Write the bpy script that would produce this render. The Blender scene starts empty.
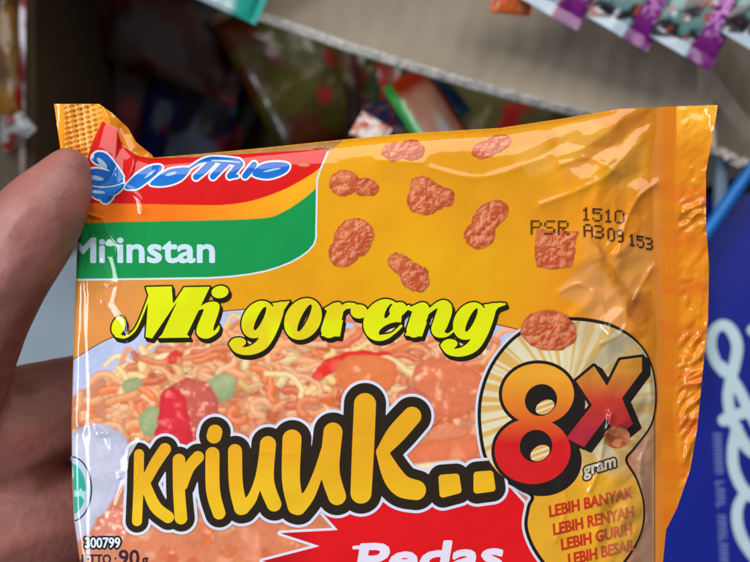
import bpy, bmesh, math, random
import numpy as np
from mathutils import Vector, Matrix
random.seed(7); RNG = np.random.default_rng(7)
sc = bpy.context.scene
COL = sc.collection
CAMZ = 200.0          # camera height above the packet face, millimetres
LIFT = 450.0          # packet face above the floor, millimetres
MM = 0.2              # millimetres per artwork unit on the packet face

# ------------------------------------------------------------------ basics
def lin(c):
    c = np.asarray(c, float)
    return np.where(c <= 0.04045, c / 12.92, ((c + 0.055) / 1.055) ** 2.4)
def hexc(h):
    h = h.lstrip('#'); return lin([int(h[i:i + 2], 16) / 255 for i in (0, 2, 4)])
def P(px, py, z=0.0):
    """artwork position at height z (mm) -> millimetres"""
    k = MM * (CAMZ - np.asarray(z, float)) / CAMZ
    return (np.asarray(px, float) - 375) * k, (281 - np.asarray(py, float)) * k, np.asarray(z, float)
def pv(px, py, z): x, y, z = P(px, py, z); return Vector((float(x), float(y), float(z)))
def world(co):
    co = np.asarray(co, float).copy(); co[:, 2] += LIFT; return co / 1000.0

def mesh_obj(name, co, faces, mat, parent=None, col=None, smooth=True, raw=False):
    me = bpy.data.meshes.new(name)
    co = np.asarray(co, float)
    if not raw: co = world(co)
    if parent is not None: co = co - np.array(parent.location)
    if isinstance(faces, np.ndarray):
        n, k = faces.shape
        me.vertices.add(len(co)); me.vertices.foreach_set('co', co.astype('f').ravel())
        me.loops.add(n * k); me.loops.foreach_set('vertex_index', faces.astype('i').ravel())
        me.polygons.add(n); me.polygons.foreach_set('loop_start', np.arange(0, n * k, k, dtype='i'))
        me.update(calc_edges=True)
    else:
        me.from_pydata(co.tolist(), [], faces)
    me.validate()
    if col is not None:
        a = me.color_attributes.new('Col', 'FLOAT_COLOR', 'POINT')
        c4 = np.ones((len(co), 4), 'f'); c4[:, :3] = col; a.data.foreach_set('color', c4.ravel())
    if smooth: me.shade_smooth()
    me.materials.append(mat)
    o = bpy.data.objects.new(name, me); COL.objects.link(o)
    if parent is not None: o.parent = parent
    return o
def thing(name, label, cat, loc, group=None):
    o = bpy.data.objects.new(name, None); COL.objects.link(o)
    o.location = (loc[0] / 1000, loc[1] / 1000, (loc[2] + LIFT) / 1000); o.empty_display_size = .01
    o['label'] = label; o['category'] = cat
    if group: o['group'] = group
    bpy.context.view_layer.update()
    return o

# ------------------------------------------------------------------ noise
def vnoise(x, y, scale, seed, mode='smooth'):
    r = np.random.default_rng(seed); T = r.random((64, 64))
    u = np.asarray(x, float) / scale + 17.3; v = np.asarray(y, float) / scale + 9.1
    iu = np.floor(u).astype(int); iv = np.floor(v).astype(int); fu = u - iu; fv = v - iv
    a = T[iu % 64, iv % 64]; b = T[(iu + 1) % 64, iv % 64]; c = T[iu % 64, (iv + 1) % 64]; d = T[(iu + 1) % 64, (iv + 1) % 64]
    if mode == 'facet':
        return np.where(fu + fv < 1, a + (b - a) * fu + (c - a) * fv, d + (c - d) * (1 - fu) + (b - d) * (1 - fv))
    fu = fu * fu * (3 - 2 * fu); fv = fv * fv * (3 - 2 * fv)
    return (a * (1 - fu) + b * fu) * (1 - fv) + (c * (1 - fu) + d * fu) * fv
def fbm(x, y, scale, seed, n=4):
    s = 0; a = 1; t = 0
    for i in range(n):
        s = s + a * vnoise(x, y, scale / 2 ** i, seed + i); t += a; a *= .5
    return s / t

# ------------------------------------------------------------------ distance fields
def spline(pts, n=8, closed=False):
    p = np.asarray(pts, float); m = len(p); out = []
    for i in range(m if closed else m - 1):
        if closed: a, b, c, d = p[(i - 1) % m], p[i], p[(i + 1) % m], p[(i + 2) % m]
        else: a, b, c, d = p[max(i - 1, 0)], p[i], p[i + 1], p[min(i + 2, m - 1)]
        for k in range(n):
            t = k / n
            out.append(.5 * (2 * b + (c - a) * t + (2 * a - 5 * b + 4 * c - d) * t * t + (3 * b - a - 3 * c + d) * t ** 3))
    if not closed: out.append(p[-1])
    return np.array(out)
def sd_poly(X, Y, pts):
    p = np.asarray(pts, float); d = np.full(X.shape, 1e9); ins = np.zeros(X.shape, bool)
    for i in range(len(p)):
        a, b = p[i], p[(i + 1) % len(p)]; e = b - a; L = e @ e
        if L < 1e-12: continue
        wx = X - a[0]; wy = Y - a[1]; t = np.clip((wx * e[0] + wy * e[1]) / L, 0, 1)
        d = np.minimum(d, (wx - e[0] * t) ** 2 + (wy - e[1] * t) ** 2)
        if a[1] != b[1]:
            c = ((a[1] > Y) != (b[1] > Y)) & (X < (b[0] - a[0]) * (Y - a[1]) / (b[1] - a[1]) + a[0]); ins ^= c
    return np.where(ins, -1, 1) * np.sqrt(d)
def sd_line(X, Y, pts):
    p = np.asarray(pts, float)
    if p.shape[1] == 2: p = np.c_[p, np.zeros(len(p))]
    d = np.full(X.shape, 1e9)
    for a, b in zip(p[:-1], p[1:]):
        e = b[:2] - a[:2]; L = e @ e + 1e-9; wx = X - a[0]; wy = Y - a[1]; t = np.clip((wx * e[0] + wy * e[1]) / L, 0, 1)
        d = np.minimum(d, np.hypot(wx - e[0] * t, wy - e[1] * t) - (a[2] + (b[2] - a[2]) * t))
    return d
def stroke(pts, n=6): return lambda X, Y: sd_line(X, Y, spline(pts, n))
def poly(pts): return lambda X, Y: sd_poly(X, Y, pts)
def blob(pts, n=6): return lambda X, Y: sd_poly(X, Y, spline(pts, n, True))
def ell(cx, cy, a, b, deg=0):
    """ellipse, a along the axis turned deg counter-clockwise on the picture"""
    c, s = math.cos(math.radians(deg)), math.sin(math.radians(deg))
    def f(X, Y):
        u = (X - cx) * c - (Y - cy) * s; v = (X - cx) * s + (Y - cy) * c
        k = np.hypot(u / a, v / b); g = np.hypot(u / a ** 2, v / b ** 2) + 1e-9
        return k * (k - 1) / g
    return f
def U(*fs): return lambda X, Y: np.minimum.reduce([f(X, Y) for f in fs])
def D(a, *bs): return lambda X, Y: np.maximum.reduce([a(X, Y)] + [-b(X, Y) for b in bs])
def I(a, b): return lambda X, Y: np.maximum(a(X, Y), b(X, Y))
def grow(f, r): return lambda X, Y: f(X, Y) - (r(X, Y) if callable(r) else r)
def shift(f, dx, dy): return lambda X, Y: f(X - dx, Y - dy)
def text(s, x0, x1, base, cap, deg=0, shear=0.0, bold=0.0):
    """lettering from the built-in type, fitted between x0 and x1, cap height in artwork units"""
    cu = bpy.data.curves.new('t', 'FONT'); cu.body = s; cu.resolution_u = 3
    ob = bpy.data.objects.new('t', cu); COL.objects.link(ob); bpy.context.view_layer.update()
    me = bpy.data.meshes.new_from_object(ob)
    v = np.array([q.co[:2] for q in me.vertices]); cnt = {}
    for p in me.polygons:
        for k in p.edge_keys: cnt[k] = cnt.get(k, 0) + 1
    E = [k for k, c in cnt.items() if c == 1]
    bpy.data.objects.remove(ob); bpy.data.curves.remove(cu); bpy.data.meshes.remove(me)
    lo, hi = v[:, 0].min(), v[:, 0].max(); kx = (x1 - x0) / (hi - lo); ky = cap / 0.73
    q = np.c_[(v[:, 0] - lo) * kx + v[:, 1] * ky * shear, -v[:, 1] * ky]
    c, s_ = math.cos(math.radians(deg)), math.sin(math.radians(deg))
    q = np.c_[q[:, 0] * c + q[:, 1] * s_, -q[:, 0] * s_ + q[:, 1] * c] + [x0, base]
    def f(X, Y):
        d = np.full(X.shape, 1e9); ins = np.zeros(X.shape, bool)
        for i, j in E:
            a, b = q[i], q[j]; e = b - a; L = e @ e + 1e-12
            wx = X - a[0]; wy = Y - a[1]; t = np.clip((wx * e[0] + wy * e[1]) / L, 0, 1)
            d = np.minimum(d, (wx - e[0] * t) ** 2 + (wy - e[1] * t) ** 2)
            if a[1] != b[1]: ins ^= ((a[1] > Y) != (b[1] > Y)) & (X < e[0] * (Y - a[1]) / e[1] + a[0])
        return np.where(ins, -1, 1) * np.sqrt(d) - bold
    return f

def contour(F, box, step):
    """filled region F<0 as vertices (x, y) and faces"""
    xs = np.arange(box[0], box[2] + step, step); ys = np.arange(box[1], box[3] + step, step)
    X, Y = np.meshgrid(xs, ys); S = F(X, Y); S = np.where(np.abs(S) < 1e-4, 1e-4, S)
    ny, nx = S.shape; ins = S < 0
    idx = -np.ones(S.shape, int); idx[ins] = np.arange(ins.sum())
    V = [np.c_[X[ins], Y[ins]]]; n = int(ins.sum())
    h = ins[:, :-1] != ins[:, 1:]; hi = -np.ones(h.shape, int); hi[h] = n + np.arange(h.sum()); n += int(h.sum())
    a, b = S[:, :-1][h], S[:, 1:][h]; t = a / (a - b); V.append(np.c_[X[:, :-1][h] + t * step, Y[:, :-1][h]])
    w = ins[:-1] != ins[1:]; vi = -np.ones(w.shape, int); vi[w] = n + np.arange(w.sum()); n += int(w.sum())
    a, b = S[:-1][w], S[1:][w]; t = a / (a - b); V.append(np.c_[X[:-1][w], Y[:-1][w] + t * step])
    c = ins[:-1, :-1].astype(int) + ins[:-1, 1:] + ins[1:, 1:] + ins[1:, :-1]
    full = c == 4
    faces = np.stack([idx[1:, :-1][full], idx[1:, 1:][full], idx[:-1, 1:][full], idx[:-1, :-1][full]], 1).tolist()
    for r, q in zip(*np.nonzero((c > 0) & (c < 4))):
        ring = [(idx[r + 1, q], hi[r + 1, q]), (idx[r + 1, q + 1], vi[r, q + 1]), (idx[r, q + 1], hi[r, q]), (idx[r, q], vi[r, q])]
        f = []
        for k, e in ring:
            if k >= 0: f.append(int(k))
            if e >= 0: f.append(int(e))
        if len(f) >= 3: faces.append(f)
    return np.vstack(V), faces

# ------------------------------------------------------------------ materials
def mat(name, base=None, attr=False, rough=.5, coat=0., coat_rough=.05, spec=.5, bump=0., bump_scale=400., vary=.0, vary_scale=60., metallic=0., sss=0., bump2=None):
    m = bpy.data.materials.new(name); m.use_nodes = True; nt = m.node_tree; b = nt.nodes['Principled BSDF']
    b.inputs['Roughness'].default_value = rough; b.inputs['Coat Weight'].default_value = coat
    b.inputs['Coat Roughness'].default_value = coat_rough; b.inputs['Specular IOR Level'].default_value = spec
    b.inputs['Metallic'].default_value = metallic
    if sss:
        b.inputs['Subsurface Weight'].default_value = sss; b.inputs['Subsurface Radius'].default_value = (1, .35, .2); b.inputs['Subsurface Scale'].default_value = .003
    tc = nt.nodes.new('ShaderNodeTexCoord')
    if attr:
        s = nt.nodes.new('ShaderNodeAttribute'); s.attribute_name = 'Col'; out = s.outputs['Color']
    else:
        s = nt.nodes.new('ShaderNodeRGB'); s.outputs[0].default_value = (*base, 1); out = s.outputs[0]
    nz = nt.nodes.new('ShaderNodeTexNoise'); nz.inputs['Scale'].default_value = vary_scale; nz.inputs['Detail'].default_value = 6
    nt.links.new(tc.outputs['Object'], nz.inputs['Vector'])
    mr = nt.nodes.new('ShaderNodeMapRange'); mr.inputs['From Min'].default_value = .3; mr.inputs['From Max'].default_value = .7
    mr.inputs['To Min'].default_value = 1 - vary; mr.inputs['To Max'].default_value = 1 + vary
    nt.links.new(nz.outputs['Fac'], mr.inputs['Value'])
    mx = nt.nodes.new('ShaderNodeVectorMath'); mx.operation = 'SCALE'
    nt.links.new(out, mx.inputs[0]); nt.links.new(mr.outputs[0], mx.inputs['Scale']); nt.links.new(mx.outputs[0], b.inputs['Base Color'])
    if bump:
        n2 = nt.nodes.new('ShaderNodeTexNoise'); n2.inputs['Scale'].default_value = bump_scale; n2.inputs['Detail'].default_value = 4
        nt.links.new(tc.outputs['Object'], n2.inputs['Vector'])
        bp = nt.nodes.new('ShaderNodeBump'); bp.inputs['Strength'].default_value = 1; bp.inputs['Distance'].default_value = bump
        nt.links.new(n2.outputs['Fac'], bp.inputs['Height']); last = bp.outputs[0]
        if bump2:
            vo = nt.nodes.new('ShaderNodeTexVoronoi'); vo.inputs['Scale'].default_value = bump2[0]; vo.feature = 'DISTANCE_TO_EDGE'
            nt.links.new(tc.outputs['Object'], vo.inputs['Vector'])
            cr = nt.nodes.new('ShaderNodeMapRange'); cr.inputs['From Max'].default_value = .12; nt.links.new(vo.outputs['Distance'], cr.inputs['Value'])
            b2 = nt.nodes.new('ShaderNodeBump'); b2.inputs['Strength'].default_value = 1; b2.inputs['Distance'].default_value = bump2[1]
            nt.links.new(cr.outputs[0], b2.inputs['Height']); nt.links.new(last, b2.inputs['Normal']); last = b2.outputs[0]
        nt.links.new(last, b.inputs['Normal']); nt.links.new(last, b.inputs['Coat Normal'])
    return m
FILM = mat('printed_plastic_film', attr=True, rough=.5, coat=1, coat_rough=.06, spec=.08, bump=.00005, bump_scale=260, vary=.03, vary_scale=90)
FOIL = mat('silver_film_inside', base=(.5, .48, .45), rough=.35, metallic=.6, bump=.0001, bump_scale=200)
PACK = mat('glossy_wrapper', attr=True, rough=.35, coat=.8, coat_rough=.12, bump=.0006, bump_scale=60, vary=.12, vary_scale=50)
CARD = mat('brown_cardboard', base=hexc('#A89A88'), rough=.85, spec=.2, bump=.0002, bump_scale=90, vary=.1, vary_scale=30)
nt = CARD.node_tree; wv = nt.nodes.new('ShaderNodeTexWave'); wv.inputs['Scale'].default_value = 36; wv.inputs['Distortion'].default_value = 5; wv.bands_direction = 'X'
mp = nt.nodes.new('ShaderNodeMapping'); mp.inputs['Rotation'].default_value = (0, 0, .35); tcn = nt.nodes.new('ShaderNodeTexCoord'); nt.links.new(tcn.outputs['Object'], mp.inputs[0]); nt.links.new(mp.outputs[0], wv.inputs[0])
wb = nt.nodes.new('ShaderNodeBump'); wb.inputs['Distance'].default_value = .00022; nt.links.new(wv.outputs['Fac'], wb.inputs['Height'])
pb = nt.nodes['Principled BSDF']; old = pb.inputs['Normal'].links[0].from_socket; nt.links.new(old, wb.inputs['Normal']); nt.links.new(wb.outputs[0], pb.inputs['Normal'])
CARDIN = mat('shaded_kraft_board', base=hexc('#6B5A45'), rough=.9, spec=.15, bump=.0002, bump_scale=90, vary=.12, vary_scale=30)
CARDEDGE = mat('cut_corrugated_edge', base=hexc('#F4ECE0'), rough=.9, spec=.15, bump=.0012, bump_scale=400, vary=.25, vary_scale=300)
SKIN = mat('skin', base=(.35, .135, .112), rough=.44, spec=.45, sss=.08, bump=.0003, bump_scale=300, vary=.22, vary_scale=110, bump2=(1500, .000010))
NAIL = mat('nail', base=(.5, .3, .25), rough=.25, coat=.5)
BLUEBOX = mat('blue_carton_print', base=hexc('#10249A'), rough=.4, coat=.3, vary=.1, vary_scale=12, bump=.0001)
PALE = mat('pale_print', base=hexc('#D4F0FA'), rough=.5, vary=.05)
BLUEROD = mat('blue_painted_wire', base=hexc('#1480E0'), rough=.35, coat=.4, vary=.08)
GREYROD = mat('grey_painted_post', base=hexc('#7A90A8'), rough=.4, vary=.08)
FLOOR = mat('floor_tiles', base=(.10, .09, .085), rough=.6, vary=.2, vary_scale=6)
CLOTH = mat('sleeve_cloth', base=(.03, .035, .05), rough=.9, bump=.0004, bump_scale=900, vary=.15)

# ------------------------------------------------------------------ the packet's front: one height field
GX0, GY0, GX1, GY1 = 40, 90, 730, 712
gx, gy = np.meshgrid(np.arange(GX0, GX1 + 1), np.arange(GY0, GY1 + 1)); gx = gx.astype(float); gy = gy.astype(float)
LEFT = np.array([(108, 90), (102, 121), (92, 142), (87, 158), (80, 200), (77, 250), (74, 330), (71.5, 420), (72, 480), (74, 520), (80, 562), (86, 640), (95, 712)])
TOP = np.array([(40, 121), (102, 121), (117, 128), (122, 144), (136, 155), (152, 158), (200, 154), (258, 148.5), (320, 142), (400, 134), (500, 128), (560, 119), (620, 109), (660, 107), (718, 105), (730, 105)])
RIGHT = np.array([(719, 90), (719, 105), (712, 140), (706, 172), (706, 225), (709, 265), (708, 320), (703, 370), (697, 430), (690, 470), (677, 508), (666, 530), (663, 562), (664, 640), (668, 712)])
xl = np.interp(gy, LEFT[:, 1], LEFT[:, 0]); yt = np.interp(gx, TOP[:, 0], TOP[:, 1]); xr = np.interp(gy, RIGHT[:, 1], RIGHT[:, 0])
OUT = np.vstack([LEFT[1:][::-1], TOP[1:-1][1:], RIGHT[2:]])
outline = lambda X, Y: np.maximum(sd_poly(X, Y, OUT), Y - 700)
SEAM = 655.0
def wob(y): return 2.2 * np.sin(np.asarray(y) / 47.0) + 1.3 * np.sin(np.asarray(y) / 17.0 + 1)
def slope(deg): return np.tan(np.radians(np.clip(deg, -75, 75)))
FAC = [[(88, 214), (103, 219), (106, 230), (120, 246), (118, 252), (113, 257), (119, 282), (108, 285), (97, 262), (96, 240), (90, 232)],
       [(101, 287), (118, 285), (114, 302), (126, 320), (129, 342), (117, 326), (103, 307)],
       [(95, 424), (108, 432), (111, 452), (103, 446)], [(134, 434), (141, 438), (129, 458), (128, 470), (118, 474), (116, 460)], [(119, 476), (126, 480), (115, 508), (110, 503)]]
inside = np.zeros(gx.shape)
for pts in FAC: inside = np.maximum(inside, np.clip(.5 - sd_poly(gx, gy, pts) / 1.5, 0, 1))
sx_ = np.interp(gy, [90, 205, 218, 262, 330, 400, 436, 470, 520, 562, 712], [94, 92, 91, 86.5, 85.5, 88, 86, 88, 87.5, 88, 100])
sw_ = np.interp(gy, [90, 200, 214, 250, 300, 390, 425, 436, 448, 500, 530, 570, 712], [0, 0, 2.2, 1.8, 1.2, 1.4, 1.6, 4.0, 1.6, 1.2, 2.0, 1.4, 1])
strip = np.clip(.5 - (np.abs(gx - sx_) - sw_ - .5) / 1.2, 0, 1)
def ysmooth(A, n):
    for _ in range(n): B = np.pad(A, ((1, 1), (0, 0)), mode='edge'); A = (B[:-2] + B[2:] + 2 * B[1:-1]) / 4
    return A
dl = np.maximum(gx - xl, 0)
def runleft(t): return np.cumsum((np.tan(np.radians(t)) * MM)[:, ::-1], axis=1)[:, ::-1]
dropL = runleft((np.clip(72 * np.exp(-dl / 2.6), 0, 72) + 1.5 * np.exp(-dl / 30)) * (dl < 90))
dropL = dropL + ysmooth(runleft(15.5 * strip), 12)
fd = runleft(13.4 * inside); near = ysmooth(inside, 4).clip(0, 1); fdl = np.where(inside > .02, fd, ysmooth(fd, 60)); dropL = dropL + fdl
edge = np.zeros(gx.shape)
for pts in FAC:
    q = pts + pts[:1]; d = sd_line(gx, gy, q); edge = np.maximum(edge, .052 * np.clip(2.3 - np.abs(d), 0, 3))
for q in [[(97, 262), (92, 246), (88, 262), (86.5, 290)], [(128, 342), (130, 352), (128, 360)], [(104, 306), (100, 290), (108, 284)], [(112, 257), (104, 248)], [(124, 505), (118, 514)], [(133, 455), (138, 470), (134, 482)]]:
    edge = np.maximum(edge, .052 * np.clip(2.0 - np.abs(sd_line(gx, gy, spline(q, 5))), 0, 3))
dt = np.maximum(gy - yt, 0)
fade = np.clip((SEAM - 5 - gx) / 60, 0, 1)
st = slope((66 * np.exp(-dt / 8) + 9 * np.exp(-dt / 32)) * fade + 3 * np.exp(-dt / 30)) * (dt < 140) * (gy >= yt)
dropT = np.cumsum((st * MM)[::-1], axis=0)[::-1]
tcorner = np.clip((gx - 120) / 40, 0, 1); dropT = dropT * tcorner + 3.2 * (1 - tcorner) * np.exp(-dt / 30)
gs = gx - wob(gy)
dr = np.clip(SEAM - gs, 0, 400)
srr = slope(34 * np.exp(-(dr / 26)) + 5 * np.exp(-dr / 70)) * np.clip(SEAM - gs + .5, 0, 1)
dropR = np.cumsum(srr * MM, axis=1)
Z = -dropL - dropT - dropR + edge
maskR = np.clip((gx - 545) / 60, 0, 1); maskL = np.clip((145 - gx) / 45, 0, 1)
wx = gx + 26 * (fbm(gx, gy, 60, 51, 2) - .5); wy = gy + 26 * (fbm(gx, gy, 60, 61, 2) - .5)
body = np.clip((SEAM - gs) / 12, 0, 1)
maskT = np.clip((gx - 500) / 80, 0, 1) * np.clip((230 - gy) / 80, 0, 1)
Z += .9 * (fbm(gx, gy, 130, 11, 3) - .5)
Z += 1.5 * maskR * body * (vnoise(wx, wy * .8, 30, 21, 'facet') - .5) + .7 * maskR * body * (vnoise(wy, wx, 15, 22, 'facet') - .5)
Z += 1.2 * np.clip((gx - 575) / 30, 0, 1) * body * np.clip((gy - 390) / 40, 0, 1) * (vnoise(wx * 1.1 + wy * .3, wy - wx * .3, 17, 27, 'facet') - .5)
Z += 1.3 * maskT * body * (vnoise(wx + wy * .5, wy, 24, 25, 'facet') - .5)
Z += .16 * maskL * (vnoise(wx, wy, 22, 23, 'facet') - .5)
Z += .42 * (vnoise(wx, wy, 55, 29, 'facet') - .5) + .16 * (vnoise(wy, wx, 26, 30, 'facet') - .5)
for pts, a, w in [([(594, 236), (604, 262), (622, 288), (634, 300)], .5, 4.5), ([(634, 300), (642, 284), (652, 268)], .7, 4), ([(618, 252), (626, 222), (638, 198), (655, 184)], .8, 4),
                  ([(560, 292), (580, 284), (600, 300), (606, 322)], .45, 3.5), ([(604, 326), (626, 350), (646, 372), (652, 400)], .6, 3), ([(626, 300), (624, 330), (600, 344)], .4, 3),
                  ([(612, 414), (604, 440), (598, 470), (590, 490)], .7, 3), ([(608, 412), (616, 430), (634, 444)], .6, 3), ([(540, 205), (600, 180), (630, 150)], .5, 5),
                  ([(560, 165), (590, 158), (620, 175)], .4, 4), ([(648, 440), (640, 470), (648, 520)], .7, 4), ([(430, 168), (480, 178), (540, 160)], .3, 5), ([(378, 160), (420, 163)], .3, 4),
                  ([(250, 455), (268, 452), (290, 454)], .10, 1.5), ([(550, 460), (566, 500), (556, 540)], .35, 3), ([(136, 150), (128, 178), (110, 196)], .8, 4), ([(120, 145), (112, 175), (96, 190)], -.6, 4),
                  ([(126, 187), (140, 200), (142, 212)], .5, 4), ([(150, 215), (146, 240), (149, 275)], -.12, 6)]:
    d = sd_line(gx, gy, spline(pts, 5)); Z += a * np.exp(-np.abs(d) / w)
# the right end seal: crimp lines, a wavy edge and small crackles
ds = np.clip((gs - SEAM) / 6, 0, 1)
Z += ds * (.05 * np.sin(gs * 2 * math.pi / 3.6) + 1.6 * (fbm(gx * .4, gy, 70, 71, 3) - .5))
crk = ds * np.clip((gx - 676) / 8, 0, 1) * (np.exp(-((gy - 214) / 13) ** 2) + np.exp(-((gy - 400) / 62) ** 2) * 1.0 + .25)
Z += 1.5 * crk * (vnoise(wx * 1.3, wy, 7.5, 81, 'facet') - .5) + .9 * crk * (vnoise(wy, wx, 4.5, 82, 'facet') - .5)
Z += 2.4 * np.clip((gx - 690) / 26, 0, 1) ** 2 * np.exp(-((gy - 105) / 40) ** 2)
def blur(A):
    B = np.pad(A, 1, mode='edge'); return (B[:-2, 1:-1] + B[2:, 1:-1] + B[1:-1, :-2] + B[1:-1, 2:] + 2 * B[1:-1, 1:-1]) / 6
Z = blur(blur(Z)) * 1.0
def height(px, py):
    u = np.clip(np.asarray(px) - GX0, 0, GX1 - GX0 - 1.001); v = np.clip(np.asarray(py) - GY0, 0, GY1 - GY0 - 1.001)
    iu = u.astype(int); iv = v.astype(int); fu = u - iu; fv = v - iv
    return (Z[iv, iu] * (1 - fu) + Z[iv, iu + 1] * fu) * (1 - fv) + (Z[iv + 1, iu] * (1 - fu) + Z[iv + 1, iu + 1] * fu) * fv

packet = thing('noodle_packet', 'glossy yellow orange noodle packet with red and green logo panel, held in the hand', 'noodle packet', (0, 0, -24))
def decal(name, F, box, colour, layer, step=1.0, clip=True, parent=packet, label=None, m=FILM):
    G = I(F, grow(outline, -.4)) if clip else F
    v, f = contour(G, box, step)
    z = height(v[:, 0], v[:, 1]) + .035 * layer
    c = colour(v[:, 0], v[:, 1]) if callable(colour) else np.tile(hexc(colour), (len(v), 1))
    o = mesh_obj(name, np.c_[P(v[:, 0], v[:, 1], z)], f, m, parent, c)
    if label: o['label'] = label
    return o
def mixc(a, b, t): return a + (b - a) * np.clip(t, 0, 1)[:, None]

# ------------------------------------------------------------------ film and its printed ground colour
def film_colour(x, y):
    c = np.tile(hexc('#E49C10'), (len(x), 1))
    c = mixc(c, hexc('#DE9048'), (240 - x) / 110 * (y > 200))
    c = mixc(c, hexc('#EA931A'), (x - 500) / 60 * np.clip((y - 170) / 40, 0, 1))
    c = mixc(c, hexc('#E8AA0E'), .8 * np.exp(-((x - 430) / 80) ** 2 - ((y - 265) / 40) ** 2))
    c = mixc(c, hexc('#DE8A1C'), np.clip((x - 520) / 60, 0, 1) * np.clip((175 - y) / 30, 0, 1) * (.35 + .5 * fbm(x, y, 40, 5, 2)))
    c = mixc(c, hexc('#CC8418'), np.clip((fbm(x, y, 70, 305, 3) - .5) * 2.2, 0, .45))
    # translucent film at the right, with facet reflections and roll-off shade painted in
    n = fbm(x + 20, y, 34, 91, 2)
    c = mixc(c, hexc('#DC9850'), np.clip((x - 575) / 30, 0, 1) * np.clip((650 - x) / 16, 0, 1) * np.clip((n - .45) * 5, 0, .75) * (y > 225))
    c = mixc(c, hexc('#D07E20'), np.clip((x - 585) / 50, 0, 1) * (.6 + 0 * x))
    return c
FOLD_SHADING = [([(560, 293), (572, 276), (590, 262), (601, 270), (616, 290), (628, 306), (627, 334), (604, 322), (584, 306)], '#E09C5C', .6, 5), ([(624, 246), (640, 232), (655, 222), (657, 262), (644, 280), (637, 299), (626, 288), (610, 262)], '#D8964E', .6, 6),  # sheen and crease shade of the crumpled film, painted as colour patches
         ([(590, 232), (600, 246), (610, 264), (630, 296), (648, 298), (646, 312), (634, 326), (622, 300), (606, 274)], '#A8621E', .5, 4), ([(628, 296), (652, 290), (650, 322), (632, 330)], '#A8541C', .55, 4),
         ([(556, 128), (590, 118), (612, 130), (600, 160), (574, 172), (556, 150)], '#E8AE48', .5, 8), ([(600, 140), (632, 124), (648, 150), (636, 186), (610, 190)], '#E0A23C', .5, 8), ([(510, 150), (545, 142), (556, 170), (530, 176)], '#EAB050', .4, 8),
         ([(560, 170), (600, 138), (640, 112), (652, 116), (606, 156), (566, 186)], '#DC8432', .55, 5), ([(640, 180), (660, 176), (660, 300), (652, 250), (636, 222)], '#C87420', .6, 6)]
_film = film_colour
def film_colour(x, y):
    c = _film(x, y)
    for pts, h, a, e in FOLD_SHADING: c = mixc(c, hexc(h), a * np.clip(.5 - sd_poly(x + 6 * (vnoise(x, y, 9, 77) - .5), y, pts) / e, 0, 1))
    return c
def seal_colour(x, y):
    c = np.tile(hexc('#E08614'), (len(x), 1))
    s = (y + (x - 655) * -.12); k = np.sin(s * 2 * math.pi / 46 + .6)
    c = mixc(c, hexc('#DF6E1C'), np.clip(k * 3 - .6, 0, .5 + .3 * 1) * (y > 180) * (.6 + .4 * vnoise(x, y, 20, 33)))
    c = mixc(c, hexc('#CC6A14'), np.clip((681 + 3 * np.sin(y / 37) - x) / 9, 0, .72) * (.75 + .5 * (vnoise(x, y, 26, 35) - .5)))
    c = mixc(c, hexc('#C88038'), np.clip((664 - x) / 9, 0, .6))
    return mixc(c, hexc('#F5AC2C'), np.clip((150 - y) / 30, 0, 1) * (x > 676))  # brighter top corner and darker inner side: seal shading put into the colour
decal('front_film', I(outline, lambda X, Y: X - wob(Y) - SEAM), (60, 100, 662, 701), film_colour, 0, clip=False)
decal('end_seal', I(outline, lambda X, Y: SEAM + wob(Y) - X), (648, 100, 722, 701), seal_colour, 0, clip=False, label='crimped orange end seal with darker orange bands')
v, f = contour(outline, (60, 100, 722, 701), 6.0)
dd = -outline(v[:, 0], v[:, 1]); dd = np.where(v[:, 0] > SEAM - 10, np.minimum(dd, 3), dd)
prof = np.sqrt(np.clip(1 - (1 - np.clip(dd, 0, 110) / 110) ** 2, 0, 1))
mesh_obj('back_film', np.c_[P(v[:, 0], v[:, 1], height(v[:, 0], v[:, 1]) - .25 - 17 * prof)], [q[::-1] for q in f], mat('film_back', base=hexc('#D98F20'), rough=.35, coat=.6, bump=.0003, bump_scale=120), packet)
# strip of clear seam film along the top edge
decal('seam_strip', lambda X, Y: np.maximum(sd_poly(X, Y, [(150, 152), (330, 138), (345, 139), (330, 151), (250, 153), (152, 163)]), 0 * X - 1), (148, 136, 350, 166), lambda x, y: mixc(np.tile(hexc('#A87440'), (len(x), 1)), hexc('#C89058'), vnoise(x, y, 9, 44)), 1)

# ------------------------------------------------------------------ printed food picture
FX0, FY0, FX1, FY1, FS = 64, 300, 664, 640, .8
fx, fy = np.meshgrid(np.arange(FX0, FX1 + FS, FS), np.arange(FY0, FY1 + FS, FS))
IMG = np.zeros(fx.shape + (3,)); IMG[:] = hexc('#B2BADA'); IMG *= (.9 + .2 * fbm(fx, fy, 90, 14, 2))[..., None]
def paint_noodle(pts, r, base, gloss=.35):
    p = spline(pts, 7); x0, y0 = p.min(0) - r - 2; x1, y1 = p.max(0) + r + 2
    i0, i1 = max(int((x0 - FX0) / FS), 0), int((x1 - FX0) / FS) + 1; j0, j1 = max(int((y0 - FY0) / FS), 0), int((y1 - FY0) / FS) + 1
    if i1 <= 0 or j1 <= 0: return
    X = fx[j0:j1, i0:i1]; Y = fy[j0:j1, i0:i1]
    if X.size == 0: return
    d = sd_line(X, Y, p); d2 = sd_line(X + r * .3, Y + r * .35, p)
    a = np.clip(.6 - (d - r) / 1.1, 0, 1)[..., None]; k = np.clip(1 - (d / r) ** 2, 0, 1) ** .5
    c = base * (.60 + .44 * k)[..., None] + gloss * np.exp(-(d2 / (r * .35)) ** 2)[..., None] * np.array([.75, .6, .5]) * .45
    IMG[j0:j1, i0:i1] = IMG[j0:j1, i0:i1] * (1 - a) + c * a
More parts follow.
